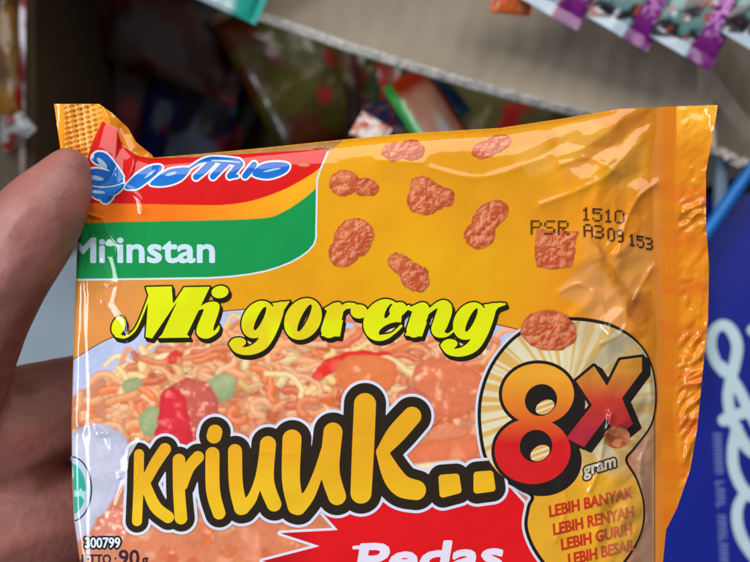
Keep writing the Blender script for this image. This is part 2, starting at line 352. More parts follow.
def paint_blob(F, base, dark, seed, sc_=7, edge=5, spots=.5):
    cx_, cy_ = fx[::8, ::8], fy[::8, ::8]; near = F(cx_, cy_) < 14
    if not near.any(): return
    j0 = max(int((cy_[near].min() - FY0) / FS) - 14, 0); j1 = int((cy_[near].max() - FY0) / FS) + 14; i0 = max(int((cx_[near].min() - FX0) / FS) - 14, 0); i1 = int((cx_[near].max() - FX0) / FS) + 14
    fx_, fy_, IM = fx[j0:j1, i0:i1], fy[j0:j1, i0:i1], IMG[j0:j1, i0:i1]
    d = F(fx_ + 7 * (fbm(fx_, fy_, 14, seed + 31, 2) - .5), fy_ + 7 * (fbm(fx_, fy_, 14, seed + 32, 2) - .5)); m = d < 3
    if not m.any(): return
    x, y, dd = fx_[m], fy_[m], d[m]
    n = fbm(x, y, sc_, seed, 3); k = np.clip(-dd / edge, 0, 1) ** .6 * (1.08 - .3 * np.clip(((x - x.min()) / (np.ptp(x) + 1) + (y - y.min()) / (np.ptp(y) + 1)) - .6, 0, 1.4))
    c = dark + (base - dark) * np.clip(.25 + .75 * k * (.6 + .8 * (n - .3)), 0, 1.3)[:, None]
    c += spots * 1.5 * np.clip(n - .62, 0, 1)[:, None] * np.array([2.2, 1.7, 1.4]) 
    a = np.clip(.6 - dd / 1.2, 0, 1)[:, None]; IM[m] = IM[m] * (1 - a) + c * a
R = random.Random(5)
def curl(cx, cy, size, r, base, turn=None):
    a = R.uniform(0, 6.28); t = turn or R.uniform(2.0, 4.6); n = 6
    paint_noodle([(cx + size * math.cos(a + t * i / n) * R.uniform(.85, 1.1), cy + size * .75 * math.sin(a + t * i / n)) for i in range(n + 1)], r, base)
peach = [hexc(h) for h in ('#E08E5C', '#E69A68', '#D4764A', '#E2A274', '#CC6440', '#E8AC80', '#E07844')]
cream = [hexc(h) for h in ('#E0B878', '#E6C48C', '#D8A868', '#EACB9A')]
def food_top(x): return np.interp(x, [64, 80, 110, 140, 180, 230, 300, 380, 450, 500, 520, 664], [398, 388, 368, 352, 338, 328, 322, 326, 338, 352, 372, 400])
d0 = fy - food_top(fx); m = d0 > 4
IMG[m] = hexc('#C88060')
for i in range(70):      # thin pale noodles standing out of the top
    x = R.uniform(120, 500); y = food_top(x) + R.uniform(-12, 40); s = R.uniform(12, 30)
    paint_noodle([(x - s, y + R.uniform(0, 16)), (x - s * .4, y - R.uniform(0, 10)), (x + s * .4, y + R.uniform(-6, 6)), (x + s, y + R.uniform(2, 18))], R.uniform(1.8, 3.0), R.choice(cream + peach[:3]), .3)
for pts in [[(128, 372), (150, 348), (165, 341), (182, 352)], [(186, 350), (192, 336), (198, 330)], [(200, 356), (215, 340), (232, 338)], [(110, 382), (130, 366), (150, 362)]]:
    paint_noodle(pts, 2.2, cream[1])
for i in range(460):
    x = R.uniform(76, 640); y = food_top(x) + 8 + abs(R.gauss(0, 1)) * 55 * R.random() + R.uniform(0, 150) * R.random()
    q = R.random(); r_ = R.uniform(2.8, 5.0); base = R.choice(peach if R.random() < .84 or y > 400 else cream) * R.uniform(.86, 1.08)
    if q < .34: curl(x, y, R.uniform(7, 14), r_, base, R.uniform(1.6, 3.6))
    elif q < .72:
        a = R.uniform(0, 6.28); L = R.uniform(5, 9); p = [(x, y)]
        for k in range(R.randint(3, 6)): a += R.uniform(-1.0, 1.0); p.append((p[-1][0] + L * math.cos(a), p[-1][1] + L * .7 * math.sin(a)))
        paint_noodle(p, r_ * .9, base)
    else:
        p = [(x + R.uniform(5, 12) * math.cos(k), y + R.uniform(4, 9) * math.sin(k)) for k in (0, 1, 2, 3, 4, 5)]
        paint_blob(blob(p), base * [1.02, .88, .85], base * [.78, .62, .58], 600 + i, R.uniform(5, 10), 4, .45)
for (x, y, s, t) in [(262, 408, 10, 4.2), (150, 408, 11, 3.4), (118, 402, 10, 3), (290, 398, 11, 3.7), (238, 415, 9, 4), (310, 408, 11, 3.2), (136, 430, 9, 4.4), (280, 352, 9, 3), (370, 400, 8, 3.5)]:
    curl(x, y, s, 4.4, R.choice(peach), t)
for i in range(110):     # long tangled strands lying over the heap
    x = R.uniform(90, 490); y = food_top(x) + R.uniform(2, 34) + abs(R.gauss(0, 14)); a = R.uniform(-.9, .9); L = R.uniform(7, 12); p = [(x, y)]
    for k in range(R.randint(3, 6)): a += R.uniform(-.7, .7); p.append((p[-1][0] + L * math.cos(a), p[-1][1] + L * .6 * math.sin(a)))
    paint_noodle(p, R.uniform(2.4, 4.2), R.choice(cream[:2] + peach * 2) * R.uniform(.92, 1.08), .4)
pea = hexc('#A2AC7C'); pead = hexc('#7C8A5C')
paint_blob(ell(221, 388, 15, 14, 20), pea, pead, 201, 20, 9, .1); paint_blob(ell(152, 421, 12, 15, -20), pea * 1.05, pead, 202, 20, 8, .15)
paint_blob(ell(131, 385, 9, 7), pea, pead, 203, 20, 6, .1)
paint_blob(blob([(170, 388), (186, 378), (205, 382), (218, 398), (216, 420), (200, 440), (180, 430), (168, 408)]), hexc('#C8604E'), hexc('#A04038'), 204, 5, 6, .7)
paint_blob(blob([(164, 392), (176, 388), (186, 402), (192, 430), (196, 460), (176, 455), (158, 442), (158, 415)]), hexc('#D8303A'), hexc('#B01C28'), 205, 9, 5, .25)
paint_blob(ell(172, 358, 9, 6, 20), hexc('#D84030'), hexc('#B83828'), 206, 8, 4, .3)
paint_blob(blob([(312, 376), (325, 360), (345, 352), (372, 350), (392, 356), (370, 357), (350, 360), (335, 370), (318, 380)]), hexc('#DC3024'), hexc('#B82018'), 207, 14, 3, .15)
paint_blob(blob([(338, 366), (352, 356), (378, 356), (396, 364), (394, 384), (378, 396), (352, 394), (338, 384)]), hexc('#E07C48'), hexc('#C86038'), 208, 10, 6, .4)
paint_blob(blob([(416, 366), (440, 358), (468, 366), (486, 382), (482, 402), (462, 416), (436, 416), (418, 398)]), hexc('#DC7A52'), hexc('#C05C40'), 209, 7, 7, .45)
paint_blob(blob([(398, 398), (410, 388), (430, 396), (428, 412), (408, 414)]), hexc('#D07058'), hexc('#A85040'), 210, 6, 4, .4)
paint_blob(blob([(428, 430), (448, 424), (468, 428), (470, 446), (450, 450), (430, 446)]), hexc('#E08860'), hexc('#C06848'), 212, 9, 5, .2)
paint_blob(blob([(405, 450), (432, 440), (466, 434), (478, 442), (474, 456), (440, 462), (412, 466)]), hexc('#E07850'), hexc('#C86040'), 211, 16, 5, .15)
paint_noodle([(404, 470), (430, 467), (458, 464)], 5, cream[3])
paint_blob(blob([(120, 545), (140, 522), (190, 520), (250, 512), (320, 520), (338, 560), (320, 620), (200, 640), (120, 620)]), hexc('#D8805A'), hexc('#C06848'), 213, 26, 14, .25)
for i in range(40):
    x = R.uniform(130, 330); y = R.uniform(518, 600); paint_blob(ell(x, y, R.uniform(5, 13), R.uniform(4, 9), R.uniform(0, 90)), R.choice(peach), hexc('#C86A48'), 300 + i, 7, 5, .35)
paint_blob(blob([(74, 430), (96, 424), (112, 428), (128, 440), (128, 470), (112, 500), (98, 520), (70, 540), (66, 440)]), hexc('#BEBED0'), hexc('#ACACC2'), 214, 60, 12, .0)  # pale plate area with the film's glare painted into its colour
paint_blob(blob([(100, 520), (112, 506), (122, 510), (126, 530), (120, 540), (88, 540)]), hexc('#DE8E78'), hexc('#C04838'), 215, 4, 5, 1.2)
for _ in range(2): IMG[1:-1, 1:-1] = (IMG[:-2, 1:-1] + IMG[2:, 1:-1] + IMG[1:-1, :-2] + IMG[1:-1, 2:] + 2 * IMG[1:-1, 1:-1]) / 6
n = fbm(fx, fy, 3.0, 400, 2); IMG *= (1.02 + .2 * n)[..., None]; IMG = np.clip(IMG, 0, 1)
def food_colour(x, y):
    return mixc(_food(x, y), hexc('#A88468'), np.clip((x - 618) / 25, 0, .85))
def _food(x, y):
    u = (x - FX0) / FS; v = (y - FY0) / FS; iu = np.clip(u.astype(int), 0, fx.shape[1] - 2); iv = np.clip(v.astype(int), 0, fx.shape[0] - 2)
    a = (u - iu)[:, None]; b = (v - iv)[:, None]
    return (IMG[iv, iu] * (1 - a) + IMG[iv, iu + 1] * a) * (1 - b) + (IMG[iv + 1, iu] * (1 - a) + IMG[iv + 1, iu + 1] * a) * b
platetop = spline([(40, 385), (60, 368), (75, 359), (110, 339), (160, 323), (230, 311), (320, 308), (400, 312), (460, 319), (510, 328), (560, 342), (620, 366), (656, 392)], 5)
plate = lambda X, Y: np.maximum(sd_poly(X, Y, np.vstack([platetop, [(656, 700), (40, 700)]])), X - (SEAM - 1))
decal('plate_outline', grow(plate, 1.2), (66, 300, 656, 641), '#8A5A28', 1, 1.0)
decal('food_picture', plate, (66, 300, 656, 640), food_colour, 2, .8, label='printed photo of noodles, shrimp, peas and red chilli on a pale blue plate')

# ------------------------------------------------------------------ logo panel
redbot = [(60, 203), (80, 203), (139, 204), (190, 205), (223, 205), (253, 200.6), (283, 190), (302, 180), (314, 172.6), (330, 160)]
grntop = [(60, 223), (77, 223), (139, 221.5), (208, 220.4), (264.6, 218), (283, 212), (298, 203), (313, 191), (330, 174)]
panel = poly([(60, 279), (139, 278), (208, 277), (230, 275.6), (250, 273.2), (265, 270.2), (278, 266.3), (290, 261.5), (300, 256), (308, 250), (313, 244), (315, 238), (316, 180), (319, 170), (328, 149), (250, 153.5), (200, 157), (165, 158), (152, 156), (139, 148), (126, 140), (118, 122), (103, 116), (60, 100)])
redbot = spline(redbot, 6); grntop = spline(grntop, 6)
decal('logo_panel_border', I(grow(panel, 2.0), lambda X, Y: np.where((Y > 200) | (X > 312), -9.0, 9.0)), (60, 100, 335, 286), '#D8DCE4', 1)
def panel_colour(x, y):
    c = np.tile(hexc('#D41414'), (len(x), 1)); yr = np.interp(x, redbot[:, 0], redbot[:, 1]); yg = np.interp(x, grntop[:, 0], grntop[:, 1])
    c = mixc(c, hexc('#F07418'), (y - yr) / 1.0 + .5)
    c = np.where((y > yr)[:, None], mixc(c, hexc('#F5A81A'), (x - 170) / 120), c)
    return mixc(c, hexc('#12914A'), (y - yg) / 1.0 + .5)
decal('logo_panel', panel, (60, 100, 335, 286), panel_colour, 2, .8, label='logo panel in red, orange and green bands')
br = U(blob([(92, 158), (97, 152.5), (106, 154), (114, 163), (123, 177), (116, 176), (104, 166), (96, 163)]),
       blob([(84, 180), (88, 171), (98, 169), (112, 173), (123, 181), (108, 186), (90, 184)]),
       blob([(85, 186), (98, 188), (113, 187), (124, 184), (118, 192), (106, 197), (96, 198)]), blob([(101, 199), (112, 194), (112, 198), (106, 203)]),
       blob([(125.3, 188), (130, 181), (138, 173.5), (150, 166.5), (160, 165.5), (161.5, 169), (154, 176), (144, 184), (135.7, 188.6)]),
       blob([(150.5, 184.5), (156, 178), (164, 172.5), (172, 169), (187, 167.7), (189, 171), (180, 180.5), (165, 185.4)]),
       stroke([(190, 168, .7), (201, 161.5, 1.2), (211, 159.5, 2.4), (224, 160.5, 3), (238, 162, 3)]),
       stroke([(212, 162, 3), (204, 170, 3.2), (196, 177, 2.8)]), stroke([(226, 163, 3.0), (219, 170, 3.0), (213, 176.5, 2.8)]),
       stroke([(240, 164, 3.0), (235, 170, 3.0), (230, 176, 2.8)]), stroke([(254, 164.5, 2.6), (250, 170, 3.0), (245, 176, 2.6)]), stroke([(230, 176.5, 2), (237, 176, 1.2)]),
       blob([(253, 175), (258, 167), (268, 163), (282, 162.5), (289, 165), (287, 171), (278, 176), (266, 178.5)]))
br = grow(br, .3)
decal('brand_lettering', U(grow(br, 1.8)), (78, 146, 296, 208), '#E4E6F0', 3, .6)
decal('brand_lettering', br, (78, 146, 296, 208), lambda x, y: mixc(np.tile(hexc('#1060BE'), (len(x), 1)), hexc('#1C74CC'), (y - 165) / 20), 4, .6)
decal('brand_lettering', U(ell(102, 163, 7, 2.4, -45), ell(97, 192, 8, 1.6, -4), stroke([(212, 160.5, .8), (226, 161, .9), (240, 162.5, .6)]), ell(96, 178, 8, 2.2, -12), ell(171, 174, 6, 1.5, 15), ell(272, 170, 9, 1, 12), ell(150, 174, 7, 1.1, 38)), (78, 146, 296, 208), '#A9C6E6', 5, .6)
decal('trademark_dot', ell(304, 165, 6, 1.8), (296, 160, 312, 170), '#D08050', 3, .6)
decal('panel_lettering', U(text('Mi', 71, 104, 262, 25, bold=1.1), text('instan', 118, 214, 262, 27, bold=1.0)), (70, 228, 220, 268), '#CADDF0', 3, .6)

# ------------------------------------------------------------------ yellow italic product name
def slanted(cx, cy, a, b): return ell(cx, cy, a, b, 58)
def slit(cx, cy, a, b): return ell(cx, cy, a, b, 64)
letM = U(poly([(145.7, 287), (171.7, 286.3), (173, 304), (184, 287.2), (210, 286.8), (187, 334.5), (190, 337.5), (158, 338), (162, 334.5), (178, 300), (152, 338.5), (145.5, 337), (148.5, 296)]),
         stroke([(150, 294, 1), (141, 318, 1), (134, 331, 1.1), (125, 337, 1.3), (117, 335, 2.4)]), ell(118.5, 326, 10, 6.5, 70))
leti = U(ell(220, 292, 8.6, 6.2, 8), blob([(196, 311), (204, 304), (213, 301.5), (219, 304), (219, 311), (214, 326), (214, 331), (219.4, 325), (218, 332), (208, 338.5), (199, 336.5), (196.5, 329), (203, 312), (203, 309)]))
def letg(dx, dy, k=1.0):
    return U(D(slanted(258 + dx, 319.5 + dy, 20, 15), slit(260 + dx, 318.5 + dy, 13, 3)),
             stroke([(281 + dx, 304.5 + dy, 3), (277 + dx, 312 + dy, 6.5), (270 + dx, 330 + dy, 7), (262 + dx, 344 + dy, 6), (250 + dx, 350.5 + dy, 4.5), (238 + dx, 350 + dy, 3.4), (232 + dx, 344 + dy, 3)]),
             ell(238 + dx, 342.5 + dy, 8, 5, 5), poly([(272 + dx, 303 + dy), (290 + dx, 301 + dy), (284 + dx, 310 + dy), (276 + dx, 310 + dy)]))
leto = D(slanted(303, 319, 22, 17.5), slit(304.5, 318, 15, 3.4))
letr = U(stroke([(338, 306, 4), (335, 313, 8), (329, 330, 8)]), poly([(321, 336), (340, 336.5), (343, 320), (327, 318)]), poly([(324, 308.5), (334, 302.5), (338, 309), (328, 312)]), stroke([(340, 312, 2), (346, 306, 3), (354, 306, 3)]), ell(359, 311.5, 8.5, 7, 0))
lete = U(D(slanted(382.5, 320, 22, 18), slit(388.5, 311, 8, 2.6), I(ell(391, 329.5, 13, 6, 22), lambda X, Y: 376 - X)), stroke([(380, 336.5, 1.6), (392, 334, 1.4), (401, 326, 1.4)]), ell(398, 309.5, 9, 7, 25))
letn = U(stroke([(424, 307, 4), (421, 312, 8), (414, 330, 7.5)]), poly([(405, 335.5), (422, 336.5), (427, 322), (412, 320)]), poly([(406, 309), (420, 302.5), (424, 309), (413, 312)]),
         stroke([(428, 312, 2), (438, 305, 3), (445, 308, 7), (441, 322, 7.5), (438, 331, 6), (447, 335, 1.6), (456, 328, 1.2)]))
name = U(letM, leti, letg(0, 0), leto, letr, lete, letn, letg(211.5, 1.5), stroke([(405, 310, 2), (409, 306, 1.2)]), stroke([(494, 306, 3), (505, 304, 1)]))
box = (105, 278, 512, 364)
decal('product_name_lettering', U(grow(name, 1.5), *[grow(shift(name, k * .5, k * .9), 1.2) for k in (1, 2, 3, 4)]), box, '#1C1A08', 3, .7)
decal('product_name_lettering', name, box, lambda x, y: mixc(np.tile(hexc('#DEE20A'), (len(x), 1)), hexc('#E4C41A'), .75 * np.clip((vnoise(x, y, 24, 66) - .45) * 4, 0, 1) * np.clip((400 - x) / 60, 0, 1) * (x > 225)), 4, .7, label='yellow italic lettering with black shadow')

# ------------------------------------------------------------------ flavour banner and the large lettering
ban = poly([(300, 488), (338, 530), (280, 533), (320, 546), (262, 561), (315, 573), (285, 592), (330, 606), (300, 640), (590, 640), (560, 590), (546, 560), (528, 535), (524, 503), (503, 480), (400, 470)])
decal('flavour_banner', grow(ban, 2.6), (255, 465, 600, 645), '#E2DCEC', 3, .8)
decal('flavour_banner', ban, (255, 465, 600, 645), lambda x, y: mixc(np.tile(hexc('#E0141A'), (len(x), 1)), hexc('#B81018'), (320 - x) / 40), 4, .8, label='red banner with jagged left end')
ped = U(text('Pedas', 357, 500, 574, 31, deg=2.0, shear=.2, bold=1.7), stroke([(354, 547.5, 1.8), (364, 547, 2)]), stroke([(351, 575, 2), (366, 575, 2)]))
decal('flavour_lettering', ped, (350, 532, 520, 600), '#EADFF0', 5, .7)
big = U(stroke([(139, 454, 5), (138.5, 485, 5), (137, 521, 5)]), stroke([(165, 449, 6), (155, 464, 5.8), (145, 483, 5)]), stroke([(145, 483, 5), (155, 506, 6), (168, 517, 6)]),
        stroke([(179, 460, 6.3), (179, 490, 6), (181, 518, 6.3)]), stroke([(184, 486, 3.5), (189, 468, 5.5), (198, 457, 6)]),
        stroke([(214, 436, 7.4), (215, 432, 7.4)]), stroke([(212.5, 454, 7), (213, 490, 7), (219, 513, 6.4)]),
        stroke([(235, 451, 7), (236, 485, 7), (241, 508, 7)]), stroke([(243, 508, 6.5), (252, 498, 5), (259, 478, 4), (264, 455, 5)]), stroke([(268, 444, 8), (266, 480, 8), (274, 504, 7.4)]),
        stroke([(292, 439, 9.5), (291, 480, 9), (296, 506, 8.5)]), stroke([(298, 507, 8), (309, 495, 6), (318, 474, 5), (326, 450, 5)]), stroke([(333, 432, 9.5), (330, 470, 9.5), (337, 496, 9)]),
        stroke([(365, 404, 11), (363, 450, 11), (361, 493, 10.5)]), stroke([(412, 416, 9.3), (396, 434, 9.5), (382, 452, 6)]), stroke([(382, 452, 6), (392, 474, 10), (402, 486, 11), (416, 490, 10)]),
        grow(poly([(442, 478), (456, 477), (458, 490), (443, 494)]), 3.5), grow(poly([(477, 475), (490, 474), (492, 488), (477, 490)]), 3.5),)
wd = lambda X, Y: 6.5 + 3.6 * np.clip((X - 150) / 170, 0, 1)
bb = (110, 380, 512, 540)
decal('big_lettering', grow(big, lambda X, Y: wd(X, Y) + 3.0), bb, '#D9DAEC', 6, .8)
decal('big_lettering', grow(big, wd), bb, '#2A2014', 7, .8)
decal('big_lettering', big, bb, lambda x, y: mixc(np.tile(hexc('#E9A81C'), (len(x), 1)), hexc('#EEBE20'), (y - 450) / 60 + .6 * (vnoise(x, y, 30, 12) - .5)), 8, .7, label='orange brush lettering outlined in dark brown and white')

# ------------------------------------------------------------------ badge with the 8x
bad = blob([(484, 445), (481, 415), (484, 390), (494, 365), (512, 342), (535, 327), (560, 321), (590, 322), (618, 330), (640, 346), (652, 370), (655, 400), (650, 425), (634, 447), (625, 460),
            (636, 480), (643, 505), (641, 530), (630, 552), (612, 572), (585, 582), (558, 574), (538, 552), (528, 528), (530, 508), (533, 494), (505, 478), (490, 462)], 5)
def rays(x, y):
    a = np.arctan2(y - 402, x - 566) ; k = np.sin(a * 17 + 1.5 * (vnoise(a * 40, x * 0, 3, 8) - .5) * 4); low = np.clip((y - 455) / 25, 0, 1)
    c = mixc(np.tile(hexc('#E2D6B4'), (len(x), 1)), hexc('#DDA63A'), np.clip(k * 1.3 + .35, 0, 1) * .85)
    c = mixc(c, hexc('#B09A6C'), np.clip((x - 560) / 60, 0, .65) * (1 - low) * (.7 + .5 * vnoise(x, y, 14, 6)))
    return mixc(mixc(c, hexc('#E6A628'), low), hexc('#B8883C'), np.clip((x - 600) / 50, 0, .55) * (y > 440))
sb = (470, 312, 660, 590)
decal('badge_border', I(grow(bad, 6.0), lambda X, Y: np.minimum(X - 545, 0 * X + 50) - 0.0 * Y - np.clip(Y - 480, 0, 100) * .4), sb, '#D4D4E0', 5, 1.0)
decal('badge_border', grow(bad, lambda X, Y: 3.4 - 1.6 * np.clip((X - 610) / 30, 0, 1)), sb, '#1E1A16', 5.5, .8)
decal('quantity_badge', bad, sb, rays, 9, .8, label='cream and yellow rayed badge')
eight = D(U(ell(538, 394, 36, 30.5, 0), ell(532.5, 451, 38, 33, 0)), poly([(480, 414), (511, 418), (480, 424)]), poly([(590, 415), (566, 424), (590, 432)]))
xx = poly([(576, 381), (594, 366), (607, 386), (620, 360), (642, 357), (642, 371), (622, 398), (633, 424), (617, 437), (606, 418), (584, 447), (566, 438), (592, 405)])
holes = U(ell(541, 400, 16.5, 15.5, 40), ell(536, 446, 16.5, 16, 40))
decal('badge_numeral', U(grow(eight, 3.2), *[grow(shift(eight, k * 2.2, k * 2.4), 2.4) for k in (1, 2, 3, 4)], grow(xx, 2.8), *[grow(shift(xx, k * 2.2, k * 1.2), 2) for k in (1, 2, 3)]), sb, '#211A18', 10, .8)
grad = lambda x, y: mixc(mixc(np.tile(hexc('#E9A22C'), (len(x), 1)), hexc('#DF6A24'), (y - 375) / 42), hexc('#D21C1E'), (y - 415) / 28)
decal('badge_numeral', U(D(eight, holes)), sb, grad, 11, .7, label='numeral 8 shaded orange to red')
decal('badge_numeral', xx, sb, lambda x, y: mixc(mixc(np.tile(hexc('#CF8A30'), (len(x), 1)), hexc('#C2382C'), (y - 372) / 28), hexc('#B02838'), (y - 410) / 20), 11, .7)
decal('badge_numeral', U(ell(545, 407, 10, 6.5, 28), ell(540, 453, 10.5, 7, 32)), sb, lambda x, y: mixc(np.tile(hexc('#DCA850'), (len(x), 1)), hexc('#E6DCC8'), np.sin(y * 1.1 + x * .4)), 11, .6)
gr_ = text('gram', 584, 617, 476, 13, deg=17, shear=.25, bold=.5)
decal('badge_lettering', grow(gr_, 1.6), (575, 445, 630, 492), '#3A3028', 10, .6); decal('badge_lettering', gr_, (575, 445, 630, 492), '#C8BCA8', 11, .5)
decal('crumb_picture', ell(617, 437, 13, 11, 0), (600, 420, 640, 452), lambda x, y: mixc(np.tile(hexc('#A85030'), (len(x), 1)), hexc('#D08050'), (fbm(x, y, 6, 19, 2) - .4) * 5), 12, .7)
for s, x0, x1, b in [('LEBIH BANYAK', 550, 635, 517), ('LEBIH RENYAH', 554, 636, 535), ('LEBIH GURIH', 562, 634, 550), ('LEBIH BESAR', 569, 636, 565)]:
    decal('badge_lettering', text(s, x0, x1, b, 11.5, deg=13, shear=.15, bold=.55), (545, 482, 642, 570), lambda x, y: mixc(np.tile(hexc('#C8341A'), (len(x), 1)), hexc('#B8704A'), np.clip((x - 590) / 40, 0, .7)), 10, .5)

# ------------------------------------------------------------------ crunchy bits printed on the film
def crumb(F, box, seed, layer=3):
    g = lambda X, Y: F(X, Y) + 3.0 * (fbm(X, Y, 9, seed, 2) - .5) + 2.2 * (fbm(X, Y, 3.2, seed + 1, 2) - .5)
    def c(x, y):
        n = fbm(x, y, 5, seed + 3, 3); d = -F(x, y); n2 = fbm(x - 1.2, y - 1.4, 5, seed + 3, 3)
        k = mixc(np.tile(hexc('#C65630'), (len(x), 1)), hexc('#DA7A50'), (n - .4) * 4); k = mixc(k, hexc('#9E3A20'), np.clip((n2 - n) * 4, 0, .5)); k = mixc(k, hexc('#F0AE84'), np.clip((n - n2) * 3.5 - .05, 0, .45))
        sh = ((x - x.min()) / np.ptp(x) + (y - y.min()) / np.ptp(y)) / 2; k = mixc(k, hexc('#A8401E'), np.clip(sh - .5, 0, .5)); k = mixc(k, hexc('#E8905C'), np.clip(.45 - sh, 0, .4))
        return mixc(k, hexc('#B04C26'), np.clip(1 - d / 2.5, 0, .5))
    decal('crumb_picture', g, box, c, layer, .6)
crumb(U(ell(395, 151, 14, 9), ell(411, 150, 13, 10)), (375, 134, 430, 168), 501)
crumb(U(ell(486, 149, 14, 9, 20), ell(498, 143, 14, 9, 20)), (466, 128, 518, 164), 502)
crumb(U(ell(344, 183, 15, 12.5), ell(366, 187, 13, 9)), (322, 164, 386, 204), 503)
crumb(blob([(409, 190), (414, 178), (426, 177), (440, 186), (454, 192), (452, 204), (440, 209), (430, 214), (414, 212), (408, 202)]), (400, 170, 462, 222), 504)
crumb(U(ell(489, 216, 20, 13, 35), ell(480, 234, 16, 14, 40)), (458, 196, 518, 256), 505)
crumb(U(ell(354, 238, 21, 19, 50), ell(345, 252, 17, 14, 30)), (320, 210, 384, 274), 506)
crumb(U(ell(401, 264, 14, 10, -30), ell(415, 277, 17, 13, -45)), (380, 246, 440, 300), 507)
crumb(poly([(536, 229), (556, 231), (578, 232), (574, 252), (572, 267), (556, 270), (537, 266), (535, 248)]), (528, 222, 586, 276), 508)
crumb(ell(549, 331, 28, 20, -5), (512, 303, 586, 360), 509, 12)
# ghost print of the far side seen faintly through the film
DOT = {'P': 'F9999F88888'[:0] + '11110 10001 10001 11110 10000 10000 10000', 'S': '01111 10000 10000 01110 00001 00001 11110', 'R': '11110 10001 10001 11110 10100 10010 10001',
       'A': '01110 10001 10001 11111 10001 10001 10001', '1': '00100 01100 00100 00100 00100 00100 01110', '5': '11111 10000 11110 00001 00001 10001 01110',
       '0': '01110 10001 10001 10001 10001 10001 01110', '3': '11110 00001 00001 01110 00001 00001 11110', '9': '01110 10001 10001 01111 00001 00001 01110'}
def dots(s, x, y, w, h, ax, ay, gap):
    """5 x 7 dot printing; (ax, ay) is the drop of the line per letter"""
    P_ = []
    for k, ch in enumerate(s):
        if ch != ' ':
            for i, row in enumerate(DOT[ch].split()):
                for j, b in enumerate(row):
                    if b == '1': P_.append((x + k * (w + gap) + j * w / 4 + i * ax, y + k * ay + i * h / 6 + j * ay / 8))
    return lambda X, Y: np.minimum.reduce([np.hypot(X - a, Y - b) for a, b in P_]) - .98
for args in [('PSR', 531.5, 221, 9, 12.5, 0, .2, 4.6), ('1510', 582, 208, 8.0, 11.5, 0, .9, 3.2), ('A3', 584, 224.5, 7.6, 11.5, .1, 1.2, 3.4), ('09', 608, 228.5, 5.8, 11.5, .1, 1.2, 3.0), ('153', 629, 234, 5.6, 10.5, .1, 2.0, 3.0)]:
    decal('date_stamp', dots(*args), (525, 200, 662, 258), '#4A2412', 6, .45)
# lower left corner marks
decal('approval_seal', grow(ell(71, 489, 21, 33), 0), (60, 450, 96, 530), '#3A4656', 4, .6)
decal('approval_seal', ell(71, 489, 19.6, 31.6), (60, 450, 96, 530), '#B9C4DC', 5, .6)
decal('approval_seal', ell(70, 489, 15.5, 26), (60, 450, 96, 530), lambda x, y: mixc(np.tile(hexc('#35A890'), (len(x), 1)), hexc('#A6D8D4'), (fbm(x * 1.6, y, 9, 7, 2) - .52) * 22), 6, .6, label='round green approval seal')
num = text('300799', 85, 120, 547.5, 10.5, deg=0, bold=.35)
decal('registration_number', grow(num, 1.7), (78, 530, 128, 554), '#14161E', 4, .45); decal('registration_number', num, (78, 530, 128, 554), '#DDE4F2', 5, .45)
decal('weight_lettering', U(text('NETTO :', 76, 116, 563.5, 9.5, bold=.3), text('90', 119, 139, 565, 16, bold=.4), text('g', 142, 148, 565, 12, bold=.3)), (70, 545, 155, 572), '#3A2430', 4, .45)

# ------------------------------------------------------------------ folded crimp at the top left corner
def sheet(nm, F, box, zf, cf, parent, step=1.0, m=FILM):
    v, f = contour(F, box, step); z = zf(v[:, 0], v[:, 1]); n = len(v)
    co = np.vstack([np.c_[P(v[:, 0], v[:, 1], z)], np.c_[P(v[:, 0], v[:, 1], z - .15)]])
    return mesh_obj(nm, co, f + [[i + n for i in q[::-1]] for q in f], m, parent, np.vstack([cf(v[:, 0], v[:, 1])] * 2))
crimp = poly([(54, 104), (99, 104), (112, 113), (128, 128), (136, 142), (152, 155), (160, 170), (110, 215), (78, 215), (62, 160)])
def crimp_z(x, y):
    t = (x - 60) * .96 + (y - 104) * -.12
    cr = np.clip(1 - np.abs(x - 84) / 20, 0, 1) ** .5 * (y < 165)
    return -9.2 + 1.8 * np.exp(-((x - 60) / 14) ** 2) + cr * (.42 * np.sin(t * 2 * math.pi / 7) + .28 * np.sin((y + x * .3) * 2 * math.pi / 5.2)) + 1.0 * (vnoise(x, y, 17, 95, 'facet') - .5) + 1.6 * np.exp(-np.abs((x - 112) + (y - 125) * -.5) / 6)
sheet('crimped_corner', crimp, (50, 100, 165, 216), crimp_z, lambda x, y: mixc(mixc(np.tile(hexc('#EE9C22'), (len(x), 1)), hexc('#FAD27A'), np.clip(1 - np.abs(x - 84) / 18, 0, 1) * .8), hexc('#E07A1C'), (vnoise(x, y, 14, 97) - .6) * 3), packet, .7)  # pale gold over the crimp paints in the highlights of its ridges

